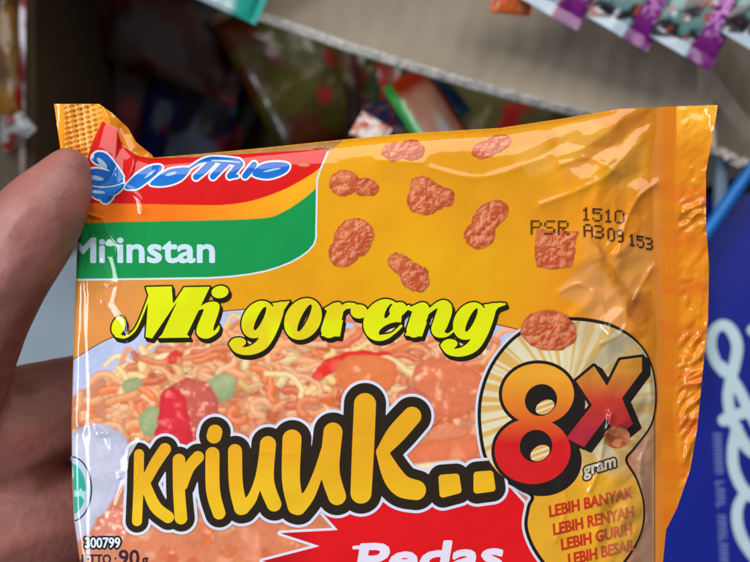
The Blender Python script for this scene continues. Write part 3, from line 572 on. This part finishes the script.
# ------------------------------------------------------------------ hand
def build_body(nm, chains, voxel, m, parent=None, smooth=10):
    bm = bmesh.new()
    for ch in chains:
        for a, b in zip(ch[:-1], ch[1:]):
            A = pv(*a[:3]); B = pv(*b[:3]); n = max(3, int((B - A).length / 1.3))
            for i in range(n + 1):
                t = i / n; bmesh.ops.create_icosphere(bm, subdivisions=2, radius=(a[3] + (b[3] - a[3]) * t) / 1000,
                    matrix=Matrix.Translation((A.lerp(B, t) + Vector((0, 0, LIFT))) / 1000))
    me = bpy.data.meshes.new(nm); bm.to_mesh(me); bm.free()
    o = bpy.data.objects.new(nm, me); COL.objects.link(o)
    r = o.modifiers.new('r', 'REMESH'); r.mode = 'VOXEL'; r.voxel_size = voxel / 1000
    s = o.modifiers.new('s', 'SMOOTH'); s.factor = .5; s.iterations = smooth
    dg = bpy.context.evaluated_depsgraph_get(); me2 = bpy.data.meshes.new_from_object(o.evaluated_get(dg))
    o.modifiers.clear(); o.data = me2; bpy.data.meshes.remove(me); me2.shade_smooth(); me2.materials.clear(); me2.materials.append(m)
    if parent: o.parent = parent
    return o
hand = build_body('person_hand', [
    [(68, 170, 2, 4.8), (60, 188, 3, 6.7), (43, 212, 4, 8.7), (24, 238, 3, 9.8), (2, 274, 0, 9.8), (-22, 312, -4, 11), (-60, 370, -12, 15), (-120, 470, -24, 20), (-230, 620, -34, 24)],
    [(-60, 430, -28, 17), (-5, 432, -28, 14.5), (80, 398, -33, 10.5), (170, 385, -36, 9.2), (250, 392, -35, 8.2), (300, 402, -34, 7.6)],
    [(-80, 520, -32, 18), (-5, 530, -30, 15.5), (90, 510, -36, 10.8), (210, 495, -38, 9.4), (300, 498, -36, 8.4), (350, 505, -35, 7.8)],
    [(-90, 620, -34, 18), (0, 625, -32, 15), (90, 610, -36, 10.4), (190, 600, -38, 9), (290, 598, -35, 7.8), (330, 600, -34, 7.2)],
    [(-100, 720, -34, 17), (0, 715, -32, 13), (80, 705, -35, 9), (160, 700, -36, 8), (240, 694, -33, 7)],
    [(-90, 450, -30, 18), (-110, 560, -34, 19), (-120, 700, -34, 18), (-240, 720, -38, 22), (-230, 620, -36, 24), (-90, 520, -32, 18)],
    [(20, 425, -31, 11), (22, 520, -33, 12), (20, 615, -33, 11), (10, 700, -33, 10)],
    [(-230, 640, -38, 26), (-420, 760, -44, 25), (-900, 1000, -50, 34)]], .9, SKIN, None, 14)
hand['label'] = 'hand in shadow gripping the noodle packet by its left edge, thumb on the crimped corner'; hand['category'] = 'hand'
def nail(c, r, n, u, nm='fingernail'):
    c = Vector(c); n = Vector(n).normalized(); u = Vector(u); u = (u - n * u.dot(n)).normalized(); w = n.cross(u); co = []; F = []
    for i in range(9):
        for j in range(9):
            a = (i / 8 - .5) * 2; b = (j / 8 - .5) * 2; k = 1 - .25 * max(0, abs(b)) ** 3
            q = c + u * b * r * 1.2 + w * a * r * k * .85 + n * (-(a * a) * r * .35 - .1 * r * b * b); co.append(q)
    for i in range(8):
        for j in range(8): F.append([i * 9 + j, i * 9 + j + 1, i * 9 + j + 10, i * 9 + j + 9])
    o = mesh_obj(nm, np.array(co), F, NAIL, None); o.parent = hand; return o
for (x, y, z, r, d) in [(298, 402, -41.6, 5, (1, -.1, 0)), (348, 505, -42.8, 5.2, (1, -.05, 0)), (328, 600, -41.4, 4.8, (1, 0, 0)), (238, 694, -40.2, 4.2, (1, .1, 0))]:
    nail(pv(x, y, z), r, (0, 0, -1), d)
nail(pv(60, 178, -4.3), 4.0, (-.35, .35, -.87), (.6, .8, 0))
slv = thing('sleeve', 'dark sleeve around the forearm below the hand', 'sleeve', pv(-900, 1000, -50))
bpy.data.objects.remove(slv)
sl_co = []; sl_f = []; A = pv(-760, 930, -48); B = pv(-1500, 1330, -60); ax = (B - A).normalized(); e1 = ax.orthogonal().normalized(); e2 = ax.cross(e1)
for i in range(25):
    for j in range(48):
        t = i / 24; r = 36 + 14 * t + 1.6 * math.sin(i * 1.9 + math.sin(j * .26) * 2) + (2 if i == 0 else 0); q = A.lerp(B, t) + (e1 * math.cos(j * math.pi / 24) + e2 * math.sin(j * math.pi / 24)) * r
        sl_co.append(q)
        if i < 24: k = (j + 1) % 48; sl_f.append([i * 48 + j, i * 48 + k, (i + 1) * 48 + k, (i + 1) * 48 + j])
slo = mesh_obj('sleeve', np.array(sl_co), sl_f, CLOTH, None); slo.parent = hand; slo['label'] = 'dark sleeve cuff'

# ------------------------------------------------------------------ background packs
def pack(nm, label, cat, px, py, z, w, l, th, rot, colour, tilt=(0, 0), group=None, nu=24, nv=30, ends=None, seed=0):
    """pillow pack: w across, l along, th thick (mm), rot degrees, seals at both ends as parts"""
    c = pv(px, py, z); t = thing(nm, label, cat, c, group)
    Rm = Matrix.Rotation(math.radians(rot), 4, 'Z') @ Matrix.Rotation(math.radians(tilt[0]), 4, 'X') @ Matrix.Rotation(math.radians(tilt[1]), 4, 'Y')
    def put(nmm, u0, u1, v0, v1, zf, nu, nv, cf, m=PACK):
        u, v = np.meshgrid(np.linspace(u0, u1, nu + 1), np.linspace(v0, v1, nv + 1)); u = u.ravel(); v = v.ravel(); N = len(u)
        co = []; 
        for s in (1, -1):
            zz = zf(u, v) * s * th / 2 + .8 * (fbm(u * 30, v * 50, 9, seed + 3, 2) - .5) * (1 if s > 0 else .3) * th / 6 + (.15 * s)
            co.append(np.c_[(u - .5) * w, (v - .5) * l, zz])
        co = np.vstack(co); co = (np.array(Rm.to_3x3()) @ co.T).T + np.array(c)
        F = []
        for s in (0, 1):
            for j in range(nv):
                for i in range(nu):
                    a = s * N + j * (nu + 1) + i; q = [a, a + 1, a + nu + 2, a + nu + 1]; F.append(q if s == 0 else q[::-1])
        cc = cf(u, v); return mesh_obj(nmm, co, F, m, t, np.vstack([cc, cc]))
    e = .07
    put('wrapper', 0, 1, e, 1 - e, lambda u, v: np.clip(1 - np.abs(2 * u - 1) ** 3, 0, 1) ** .6 * np.clip(1 - np.abs((v - .5) / (.5 - e)) ** 4, 0, 1) ** .6, nu, nv, colour)
    for a, b in ((0, e), (1 - e, 1)):
        put('crimped_end', 0, 1, a, b, lambda u, v: 0 * u + .04 * np.sin(v * 300), nu, 6, ends or colour)
    return t
def H(h): return hexc(h)
def flat(base, second, seed, thr=.5, third=None, k=6):
    def f(u, v):
        c = np.tile(H(base), (len(u), 1)); c = mixc(c, H(second), (fbm(u * 10, v * 14, 3.2, seed, 3) - thr) * k * 4)
        c = mixc(c, H('#A89870'), (fbm(u * 10, v * 20, 1.6, seed + 15, 2) - .72) * 10); c = mixc(c, H('#C02020'), (fbm(u * 12 + 9, v * 14, 2.4, seed + 25, 2) - .66) * 14)
        if third: c = mixc(c, H(third), (fbm(u * 10 + 50, v * 14, 3, seed + 5, 2) - .56) * 20)
        return c
    return f
G1 = 'snack packs lying inside the dark carton'  # most base colours darkened to carry the carton's shade
pack('snack_packet', 'dark red snack packet in the shadow above the crimped corner', 'snack packet', 105, 75, -330, 85, 130, 16, 20, flat('#A01820', '#5A0C10', 1), (8, 5), G1)
pack('snack_packet', 'dark red and grey packet along the top edge left of the teal wrapper', 'snack packet', 150, 10, -300, 60, 110, 14, 70, flat('#7A1418', '#4A0A10', 2, .5, '#6A5A58'), (5, 0), G1)
pack('snack_packet', 'dark green packet behind the logo panel', 'snack packet', 175, 135, -350, 90, 120, 16, -10, flat('#0E4A26', '#06240F', 3), (0, 6), G1)
pack('snack_packet', 'navy blue packet with white print in the dark carton', 'snack packet', 192, 100, -315, 50, 105, 14, -18, flat('#18246E', '#0A0F30', 4, .5, '#7A86A8'), (6, -8), G1)
pack('snack_packet', 'black and maroon packet between the navy and olive packets', 'snack packet', 235, 60, -330, 55, 120, 14, 12, flat('#200A0C', '#3A1014', 5), (0, 0), G1)
pack('snack_packet', 'olive yellow packet with lime blotches near the carton flap', 'snack packet', 297, 75, -300, 52, 90, 18, 28, flat('#5A5614', '#6E6A18', 6, .5, '#7A3A18'), (10, 10), G1)
pack('snack_packet', 'dull olive packet lying below the lime blotched one', 'snack packet', 315, 130, -320, 62, 100, 16, -25, flat('#4A4818', '#5E5E28', 7, .5, '#2A2A10'), (0, 0), G1)
pack('snack_packet', 'dark red brown packet standing between olive and green ones', 'snack packet', 375, 90, -305, 34, 110, 14, 6, flat('#6A2416', '#3A1410', 8, .5, '#8A6A50'), (0, 12), G1)
pack('snack_packet', 'black packet beside the red brown packet', 'snack packet', 340, 60, -330, 30, 100, 14, 0, flat('#101014', '#1C1C28', 9), (0, 0), G1)
pack('snack_packet', 'small green packet seen right above the top edge of the noodle packet', 'snack packet', 388, 112, -285, 20, 60, 8, 4, flat('#2A5A2C', '#1C4420', 10), (0, 0), G1)
pack('snack_packet', 'blue and red wrapper peeping over the packet edge', 'snack packet', 400, 126, -250, 30, 26, 6, 12, flat('#1E3A70', '#8A2028', 11, .5), (0, 0), G1)
def brights(u, v):
    c = np.tile(H('#E8A080'), (len(u), 1)); c = mixc(c, H('#F4EADC'), np.clip((u - .45) * 8, 0, 1) * np.clip((.75 - u) * 8, 0, 1) * np.clip((.6 - v) * 6, 0, 1))
    c = mixc(c, H('#3FBF4A'), (.24 - u) * 14); c = mixc(c, H('#D83A18'), (v - .78) * 10 * (u > .2)); return mixc(c, H('#D8401C'), (u - .85) * 10)
pack('snack_packet', 'bright orange, white and green striped wrapper above the noodle packet', 'snack packet', 434, 124, -190, 19, 46, 7, 32, brights, (-8, 0), G1)
pack('snack_packet', 'light blue wrapper tip next to the striped wrapper', 'snack packet', 447, 99, -215, 10, 20, 4, 40, flat('#2C88C8', '#60A8D8', 12), (0, 0), G1)
pack('snack_packet', 'small pink and white wrapper corner on the top edge of the noodle packet', 'snack packet', 371, 131, -150, 9, 12, 4, 60, flat('#E89880', '#FFF4EE', 13, .45), (0, 0), G1)
pack('snack_packet', 'olive green and beige packet under the cardboard flap', 'snack packet', 485, 105, -280, 60, 80, 16, 60, flat('#6A6430', '#8A7A58', 14, .5, '#5A3A20'), (0, 0), G1)
pack('snack_packet', 'brown packet deep under the flap edge', 'snack packet', 430, 70, -320, 60, 90, 16, 40, flat('#4A2414', '#2A2A14', 15), (0, 0), G1)
pack('snack_packet', 'yellow brown packet under the flap near the right crumpled corner', 'snack packet', 545, 118, -285, 60, 60, 14, 20, flat('#6A5A24', '#4A3A1C', 16), (0, 0), G1)
pack('snack_packet', 'teal and white wrapper at the top, left of the cardboard flap', 'snack packet', 222, -22, -140, 20, 34, 7, 66, lambda u, v: mixc(np.tile(H('#CFE6EA'), (len(u), 1)), H('#1FB0A0'), (.32 - v) * 12), (0, 0))
pack('snack_packet', 'orange wrapper lying on the flap at the top edge', 'snack packet', 512, -6, -140, 14, 14, 5, 85, flat('#D8641C', '#A84414', 18), (0, 0))
pack('snack_packet', 'yellow packet at the far left edge of the picture', 'snack packet', -6, 60, -190, 20, 60, 10, 3, flat('#B8821C', '#7A4A14', 20), (0, 0))
pack('snack_packet', 'white and silver wrapper behind the thumb at the left edge', 'snack packet', 4, 130, -190, 20, 16, 6, 40, flat('#C8D4E4', '#8A6A50', 21, .5, '#E8F0F8'), (0, 0))
pack('snack_packet', 'dull brown packet directly behind the thumb', 'snack packet', 18, 190, -250, 50, 60, 12, 0, flat('#5A4638', '#3A2C24', 22), (0, 0))
pack('snack_packet', 'grey pinkish packet between the red packet and the thumb', 'snack packet', 38, 140, -300, 20, 60, 10, 12, flat('#6E5458', '#4A2A30', 23), (0, 0))
# sachets in a row on top of the flap
def sach(seed):
    def f(u, v):
        n = fbm(u * 24, v * 70, 5, seed, 3)
        c = mixc(np.tile(H('#221F28'), (len(u), 1)), H('#5E8A88'), (n - .52) * 12); c = mixc(c, H('#A04A34'), (fbm(u * 24, v * 70, 3, seed + 7, 2) - .6) * 14); c = mixc(c, H('#D8DCE8'), (vnoise(u * 24, v * 70, 2.2, seed + 12) - .8) * 9)
        g = vnoise(u * 40, v * 110, 1.5, seed + 2); m_ = mixc(np.tile(H('#7E1880'), (len(u), 1)), H('#E09AE4'), (g - .45) * 3 * (v > .14)); m_ = mixc(m_, H('#5A0E62'), (.3 - g) * 6)
        c = np.where((u > .60)[:, None], m_, c); return np.where(((v - u * .16 < .0) & (u < .6))[:, None], H('#BCD0E0'), c)
    return f
for i, (x, y, lb) in enumerate([(590, -70, 'white ended magenta sachet, the leftmost in the row on the flap'), (660, -49, 'second magenta and white sachet in the row on the flap'), (722, -30, 'third magenta and white sachet in the row, the lowest on the flap'), (792, -34, 'magenta glitter sachet cut off at the right picture edge')]):
    pack('candy_sachet', lb, 'sachet', x, y, -138, 24, 66, 7, -28, sach(40 + i * 3), (-6, 6), 'sachets in a row on the cardboard flap', nu=30, nv=60, seed=i)
# grey plastic crate seen through the gap between thumb and packet
def solid(nm, top, th, m, parent=None, label=None, zlow=None, bev=1.0):
    """top: list of 3-D points (mm), extruded down by th"""
    n = len(top); bm = bmesh.new(); off = np.array(parent.location) if parent is not None else np.zeros(3)
    t = [Vector(p) for p in top]; nn = (t[1] - t[0]).cross(t[2] - t[0]).normalized(); nn = nn if nn.z > 0 else -nn
    W = lambda q: Vector(((q.x) / 1000, q.y / 1000, (q.z + LIFT) / 1000)) - Vector(off)
    a = [bm.verts.new(W(q)) for q in t]; b = [bm.verts.new(W(q - nn * th)) for q in t]
    bm.faces.new(a); bm.faces.new(b[::-1])
    for i in range(n): j = (i + 1) % n; bm.faces.new([a[j], a[i], b[i], b[j]])
    bmesh.ops.recalc_face_normals(bm, faces=bm.faces)
    if bev: bmesh.ops.bevel(bm, geom=list(bm.edges), offset=bev / 1000, segments=2, affect='EDGES')
    me = bpy.data.meshes.new(nm); bm.to_mesh(me); bm.free(); me.materials.append(m)
    o = bpy.data.objects.new(nm, me); COL.objects.link(o)
    if parent is not None: o.parent = parent
    if label: o['label'] = label
    return o
tub = thing('storage_tub', 'pale blue grey plastic tub seen through the gap between thumb and noodle packet', 'tub', pv(40, 300, -440))
GREYP = mat('grey_plastic', base=hexc('#8E9CA8'), rough=.45, vary=.05, bump=.0001)
c0 = pv(30, 320, -250)
solid('lid', [Vector(q) for q in ((-225, -150, -250), (-60, -150, -250), (-60, 14, -250), (-225, 14, -250))], 6, GREYP, tub)
solid('tub_body', [Vector(q) for q in ((-220, -145, -256), (-65, -145, -256), (-65, 10, -256), (-220, 10, -256))], 180, GREYP, tub)

# ------------------------------------------------------------------ cartons
def board(nm, p0, p1, p2, p3, th, m, parent, label=None): return solid(nm, [p0, p1, p2, p3], th, m, parent, label, bev=.4)
cart = thing('cardboard_carton', 'open brown carton full of dark snack packets behind the noodle packet', 'carton', (0, 60, -446))
x0, x1, y0, y1, zt, zb = -140., 190., 20., 180., -200., -444.
def wall(nm, a, b, z0, z1, th=4.0, lean=0):
    a = Vector(a); b = Vector(b); d = (b - a).normalized(); n = Vector((d.y, -d.x, 0)) * th
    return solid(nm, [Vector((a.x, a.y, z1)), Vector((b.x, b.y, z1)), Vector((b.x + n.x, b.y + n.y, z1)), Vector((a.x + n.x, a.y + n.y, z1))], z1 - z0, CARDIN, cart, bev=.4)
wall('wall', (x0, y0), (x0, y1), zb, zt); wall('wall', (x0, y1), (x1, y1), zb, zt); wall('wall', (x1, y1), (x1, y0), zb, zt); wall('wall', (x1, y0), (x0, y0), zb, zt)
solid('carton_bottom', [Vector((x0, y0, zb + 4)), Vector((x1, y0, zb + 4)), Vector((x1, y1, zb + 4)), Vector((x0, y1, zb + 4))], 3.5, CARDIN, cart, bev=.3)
board('flap', Vector((-142, 20, -200)), Vector((-142, 182, -200)), Vector((-190, 190, 30)), Vector((-190, 12, 30)), 4, CARD, cart, 'unseen left flap, added to shade the carton inside')  # added out of view to keep window light off the carton inside
board('flap', Vector((-140, 184, -200)), Vector((36, 184, -200)), Vector((44, 200, 20)), Vector((-150, 200, 20)), 4, CARD, cart, 'unseen rear flap, added to shade the snack packs')  # out of view, put here to block the lamp from the packs
# flap of the neighbouring carton
cb = thing('cardboard_carton', 'brown carton at the upper right with a wide grey brown flap carrying the sachets', 'carton', (150, 200, -446))
def on_plane(px, py, p, n):
    o = Vector((0, 0, CAMZ)); q = pv(px, py, 0); d = (q - o).normalized(); return o + d * ((p - o).dot(n) / d.dot(n))
pA = pv(253, 10, -150); pB = pv(600, 113, -150); e = (pB - pA).normalized(); up = Vector((-e.y, e.x, 0)); up = up if up.y > 0 else -up
tl = math.radians(32); inn = up * math.cos(tl) - Vector((0, 0, 1)) * math.sin(tl); nrm = e.cross(inn); nrm = nrm if nrm.z > 0 else -nrm
ep = [on_plane(x, y, pA, nrm) for x, y in ((244, -4), (253, 9), (300, 25), (350, 42.5), (420, 64), (480, 82), (540, 98), (600, 113), (660, 128), (700, 138), (716, 146))]
far = [on_plane(712, 66, pA, nrm), on_plane(705, 20, pA, nrm), on_plane(680, -60, pA, nrm), on_plane(230, -60, pA, nrm)]
solid('flap', ep + far, .7, CARD, cb, bev=0)
co = []; F = []; N = 600
acc = [0.0]
for a, b in zip(ep[:-1], ep[1:]): acc.append(acc[-1] + (b - a).length)
for i in range(N + 1):
    s = acc[-1] * i / N; k = min(max(j for j in range(len(acc)) if acc[j] <= s + 1e-6), len(ep) - 2); q = ep[k].lerp(ep[k + 1], (s - acc[k]) / (acc[k + 1] - acc[k]))
    jit = inn * (.35 * math.sin(i * 1.7) + random.uniform(-.3, .3))
    w_ = (1.3 + 1.1 * math.sin(s * 2 * math.pi / 5.5))
    for dz, dj in ((0, 0), (.7, .1), (1.2 + w_ * .3, 1), (2.0 + w_ * .3, -.6), (3.6, .4), (4.3, 0), (4.3, -4)): co.append(q - nrm * dz - inn * (.25 if dz else 0) * 1 + jit * dj + (inn * 3 if dj == -4 else Vector()))
    if i < N:
        for j in range(6): F.append([i * 7 + j, (i + 1) * 7 + j, (i + 1) * 7 + j + 1, i * 7 + j + 1])
mesh_obj('flap_edge', np.array(co), F, CARDEDGE, cb)['label'] = 'pale ragged cut edge of the flap'
solid('flap_liner', [q - nrm * 4.3 for q in ep + far], .6, CARD, cb, bev=0)
# right flap with torn edge
pn = Vector((-.5, -.1, 1)).normalized(); pC = pv(740, 110, -190)
rf = [on_plane(x, y, pC, pn) for x, y in ((712, 62), (722, 84), (745, 118), (756, 130), (800, 140), (800, -60), (700, -60))]
solid('flap', rf, 4, CARD, cb, bev=.3, label='second flap at the right picture edge')
pD = pv(730, 140, -170); nD = Vector((.1, -.55, 1)).normalized()
tf = [on_plane(x, y, pD, nD) for x, y in ((712, 143), (716, 151), (722, 150), (727, 156), (733, 155), (738, 163), (744, 160), (750, 168), (760, 170), (760, 128), (744, 112), (722, 80), (712, 60), (700, 60), (700, 140))]
solid('torn_flap', tf, 3, CARD, cb, bev=.3, label='torn corner of the flap')
te = []
for k, (x, y) in enumerate(((712, 145), (717, 152), (722, 151), (727, 157), (733, 156), (738, 164), (744, 161), (750, 169))): te.append((x, y))
tt = spline(te, 6); bm = bmesh.new()
for i, (x, y) in enumerate(tt):
    q = on_plane(x + random.uniform(-1, 1), y + random.uniform(-1.5, 1.5), pD, nD) + nD * random.uniform(-1, .6)
    bmesh.ops.create_icosphere(bm, subdivisions=1, radius=random.uniform(.8, 1.9) / 1000, matrix=Matrix.Translation((q + Vector((0, 0, LIFT))) / 1000 - cb.location) @ Matrix.Diagonal((random.uniform(.6, 1.6), random.uniform(.5, 1.2), .6, 1)))
me = bpy.data.meshes.new('torn_fibres'); bm.to_mesh(me); bm.free(); me.materials.append(CARDEDGE); o = bpy.data.objects.new('torn_fibres', me); COL.objects.link(o); o.parent = cb
solid('side_wall', [pv(800, -60, -200), pv(800, 160, -200), pv(806, 160, -200), pv(806, -60, -200)], 240, CARD, cb, bev=.3)
solid('side_wall', [pv(250, -140, -240), pv(800, -140, -240), pv(800, -146, -240), pv(250, -146, -240)], 200, CARD, cb, bev=.3)

# ------------------------------------------------------------------ blue carton and blue wire rack at the right
bx = thing('blue_carton', 'deep blue carton with white looping script at the right edge', 'carton', pv(740, 450, -300))
pE = pv(700, 420, -186); nE = Vector((-.04, .03, 1)).normalized()
ply = [(640, 206), (700, 200), (712, 196), (860, 186), (880, 900), (560, 900), (600, 560)]
bxt = [on_plane(x, y, pE, nE) for x, y in ply]
solid('carton_body', bxt, 200, BLUEBOX, bx, bev=.8)
def on_box(nm, F_, box, m, lift, step=1.0):
    v, f = contour(F_, box, step); co = np.array([on_plane(x, y, pE, nE) + nE * lift for x, y in v]); return mesh_obj(nm, co, f, m, bx, smooth=False)
script = U(stroke([(724, 372, 4), (716, 362, 4.2), (711, 347, 4.2), (713, 332, 4), (722, 325, 4.2), (731, 330, 4.6), (737, 345, 4.6), (735, 362, 4.6), (730, 382, 4.4), (728, 398, 4.4), (731, 416, 4.4), (738, 432, 4.6), (746, 446, 4.8), (756, 454, 5)]),
           stroke([(722, 366, 3.6), (730, 376, 4), (738, 388, 4.2), (746, 404, 4.4), (756, 424, 4.6)]), stroke([(724, 420, 5), (734, 415, 4.6), (746, 412, 4.6), (760, 404, 4.6)]),
           stroke([(737, 428, 4.4), (733, 446, 4.4), (733, 464, 4.4), (738, 480, 4.6), (746, 492, 4.6), (758, 500, 4.6)]), stroke([(744, 494, 4), (738, 506, 4.2), (737, 520, 4.4), (741, 536, 4.6), (749, 550, 4.6), (758, 560, 4.6)]),
           stroke([(752, 330, 4), (770, 350, 5), (768, 400, 5)]), stroke([(758, 500, 4), (775, 480, 5), (780, 440, 5)]))
on_box('script_lettering', grow(script, 1.1), (700, 315, 790, 575), PALE, .15, .8)
small = []
r2 = random.Random(3); y = 434
for wl in (6, 4, 7):
    for k in range(wl):
        x_ = 717 + (y - 434) * .055; h_ = r2.choice([4.6, 5.6]); kind = r2.randint(0, 2)
        small.append(stroke([(x_ - 3.5, y, 1.0), (x_ + 3.5, y, 1.0)], 1))
        if kind: small.append(stroke([(x_ + 3.5, y, .9), (x_ + 3.0, y + 3.6, .9), (x_ - 3, y + 3.6, .9)], 1))
        else: small.append(stroke([(x_ - 3.5, y + .5, .9), (x_ - 2.5, y + 3.8, .9)], 1))
        y += 7.0
    y += 6
on_box('small_lettering', U(*small), (708, 430, 735, 572), mat('faded_lilac_print', base=hexc('#7C88D0'), rough=.5), .15, .8)
rack = thing('wire_rack', 'bright blue wire rack with a grey post beside the blue carton', 'rack', pv(725, 220, -300))
def tube(nm, a, b, r, m, parent):
    a = pv(*a); b = pv(*b); d = (b - a).normalized(); u = d.orthogonal().normalized(); w = d.cross(u); co = []; F = []
    for i in range(13):
        for j in range(20): co.append(a.lerp(b, i / 12) + (u * math.cos(j * math.pi / 10) + w * math.sin(j * math.pi / 10)) * r)
    for i in range(12):
        for j in range(20): k = (j + 1) % 20; F.append([i * 20 + j, i * 20 + k, i * 20 + 20 + k, i * 20 + 20 + j])
    F.append(list(range(19, -1, -1))); F.append([240 + j for j in range(20)])
    return mesh_obj(nm, np.array(co), F, m, parent)
tube('wire', (694, 250, -176), (800, 99, -176), 2.4, BLUEROD, rack); tube('wire', (690, 420, -176), (690, 190, -176), 2.0, BLUEROD, rack)
tube('post', (721, 130, -181), (720, 218, -181), 2.7, GREYROD, rack)

# ------------------------------------------------------------------ ground
fl = mesh_obj('floor', np.array([(-3000, -3000, -450), (3000, -3000, -450), (3000, 3000, -450), (-3000, 3000, -450)]), [[0, 1, 2, 3]], FLOOR); fl['kind'] = 'structure'

# ------------------------------------------------------------------ light, world, camera
w = bpy.data.worlds.new('World'); sc.world = w; w.use_nodes = True
bg = w.node_tree.nodes['Background']; bg.inputs[0].default_value = (.80, .88, 1, 1); bg.inputs[1].default_value = .10
def area(nm, loc, target, sx, sy, power, colr):
    l = bpy.data.lights.new(nm, 'AREA'); l.shape = 'RECTANGLE'; l.size = sx / 1000; l.size_y = sy / 1000; l.energy = power; l.color = colr
    o = bpy.data.objects.new(nm, l); COL.objects.link(o); L = Vector(loc) + Vector((0, 0, LIFT)); o.location = L / 1000
    o.rotation_euler = (Vector(target) + Vector((0, 0, LIFT)) - L).to_track_quat('-Z', 'Y').to_euler(); return o
area('shop_lamp', (120, 520, 420), (0, 0, 0), 850, 520, 5.2, (1, .96, .90))
area('window_light', (-620, -40, 560), (0, 0, 0), 1000, 170, 7.4, (.84, .92, 1))
cam = bpy.data.cameras.new('camera'); co_ = bpy.data.objects.new('camera', cam); COL.objects.link(co_)
co_.location = (0, 0, (LIFT + CAMZ) / 1000); cam.sensor_width = 36; cam.lens = 48; cam.clip_start = .01; cam.clip_end = 20
cam.dof.use_dof = True; cam.dof.focus_distance = .2005; cam.dof.aperture_fstop = 19
sc.camera = co_
sc.view_settings.view_transform = 'Standard'; sc.view_settings.look = 'None'; sc.view_settings.exposure = 0
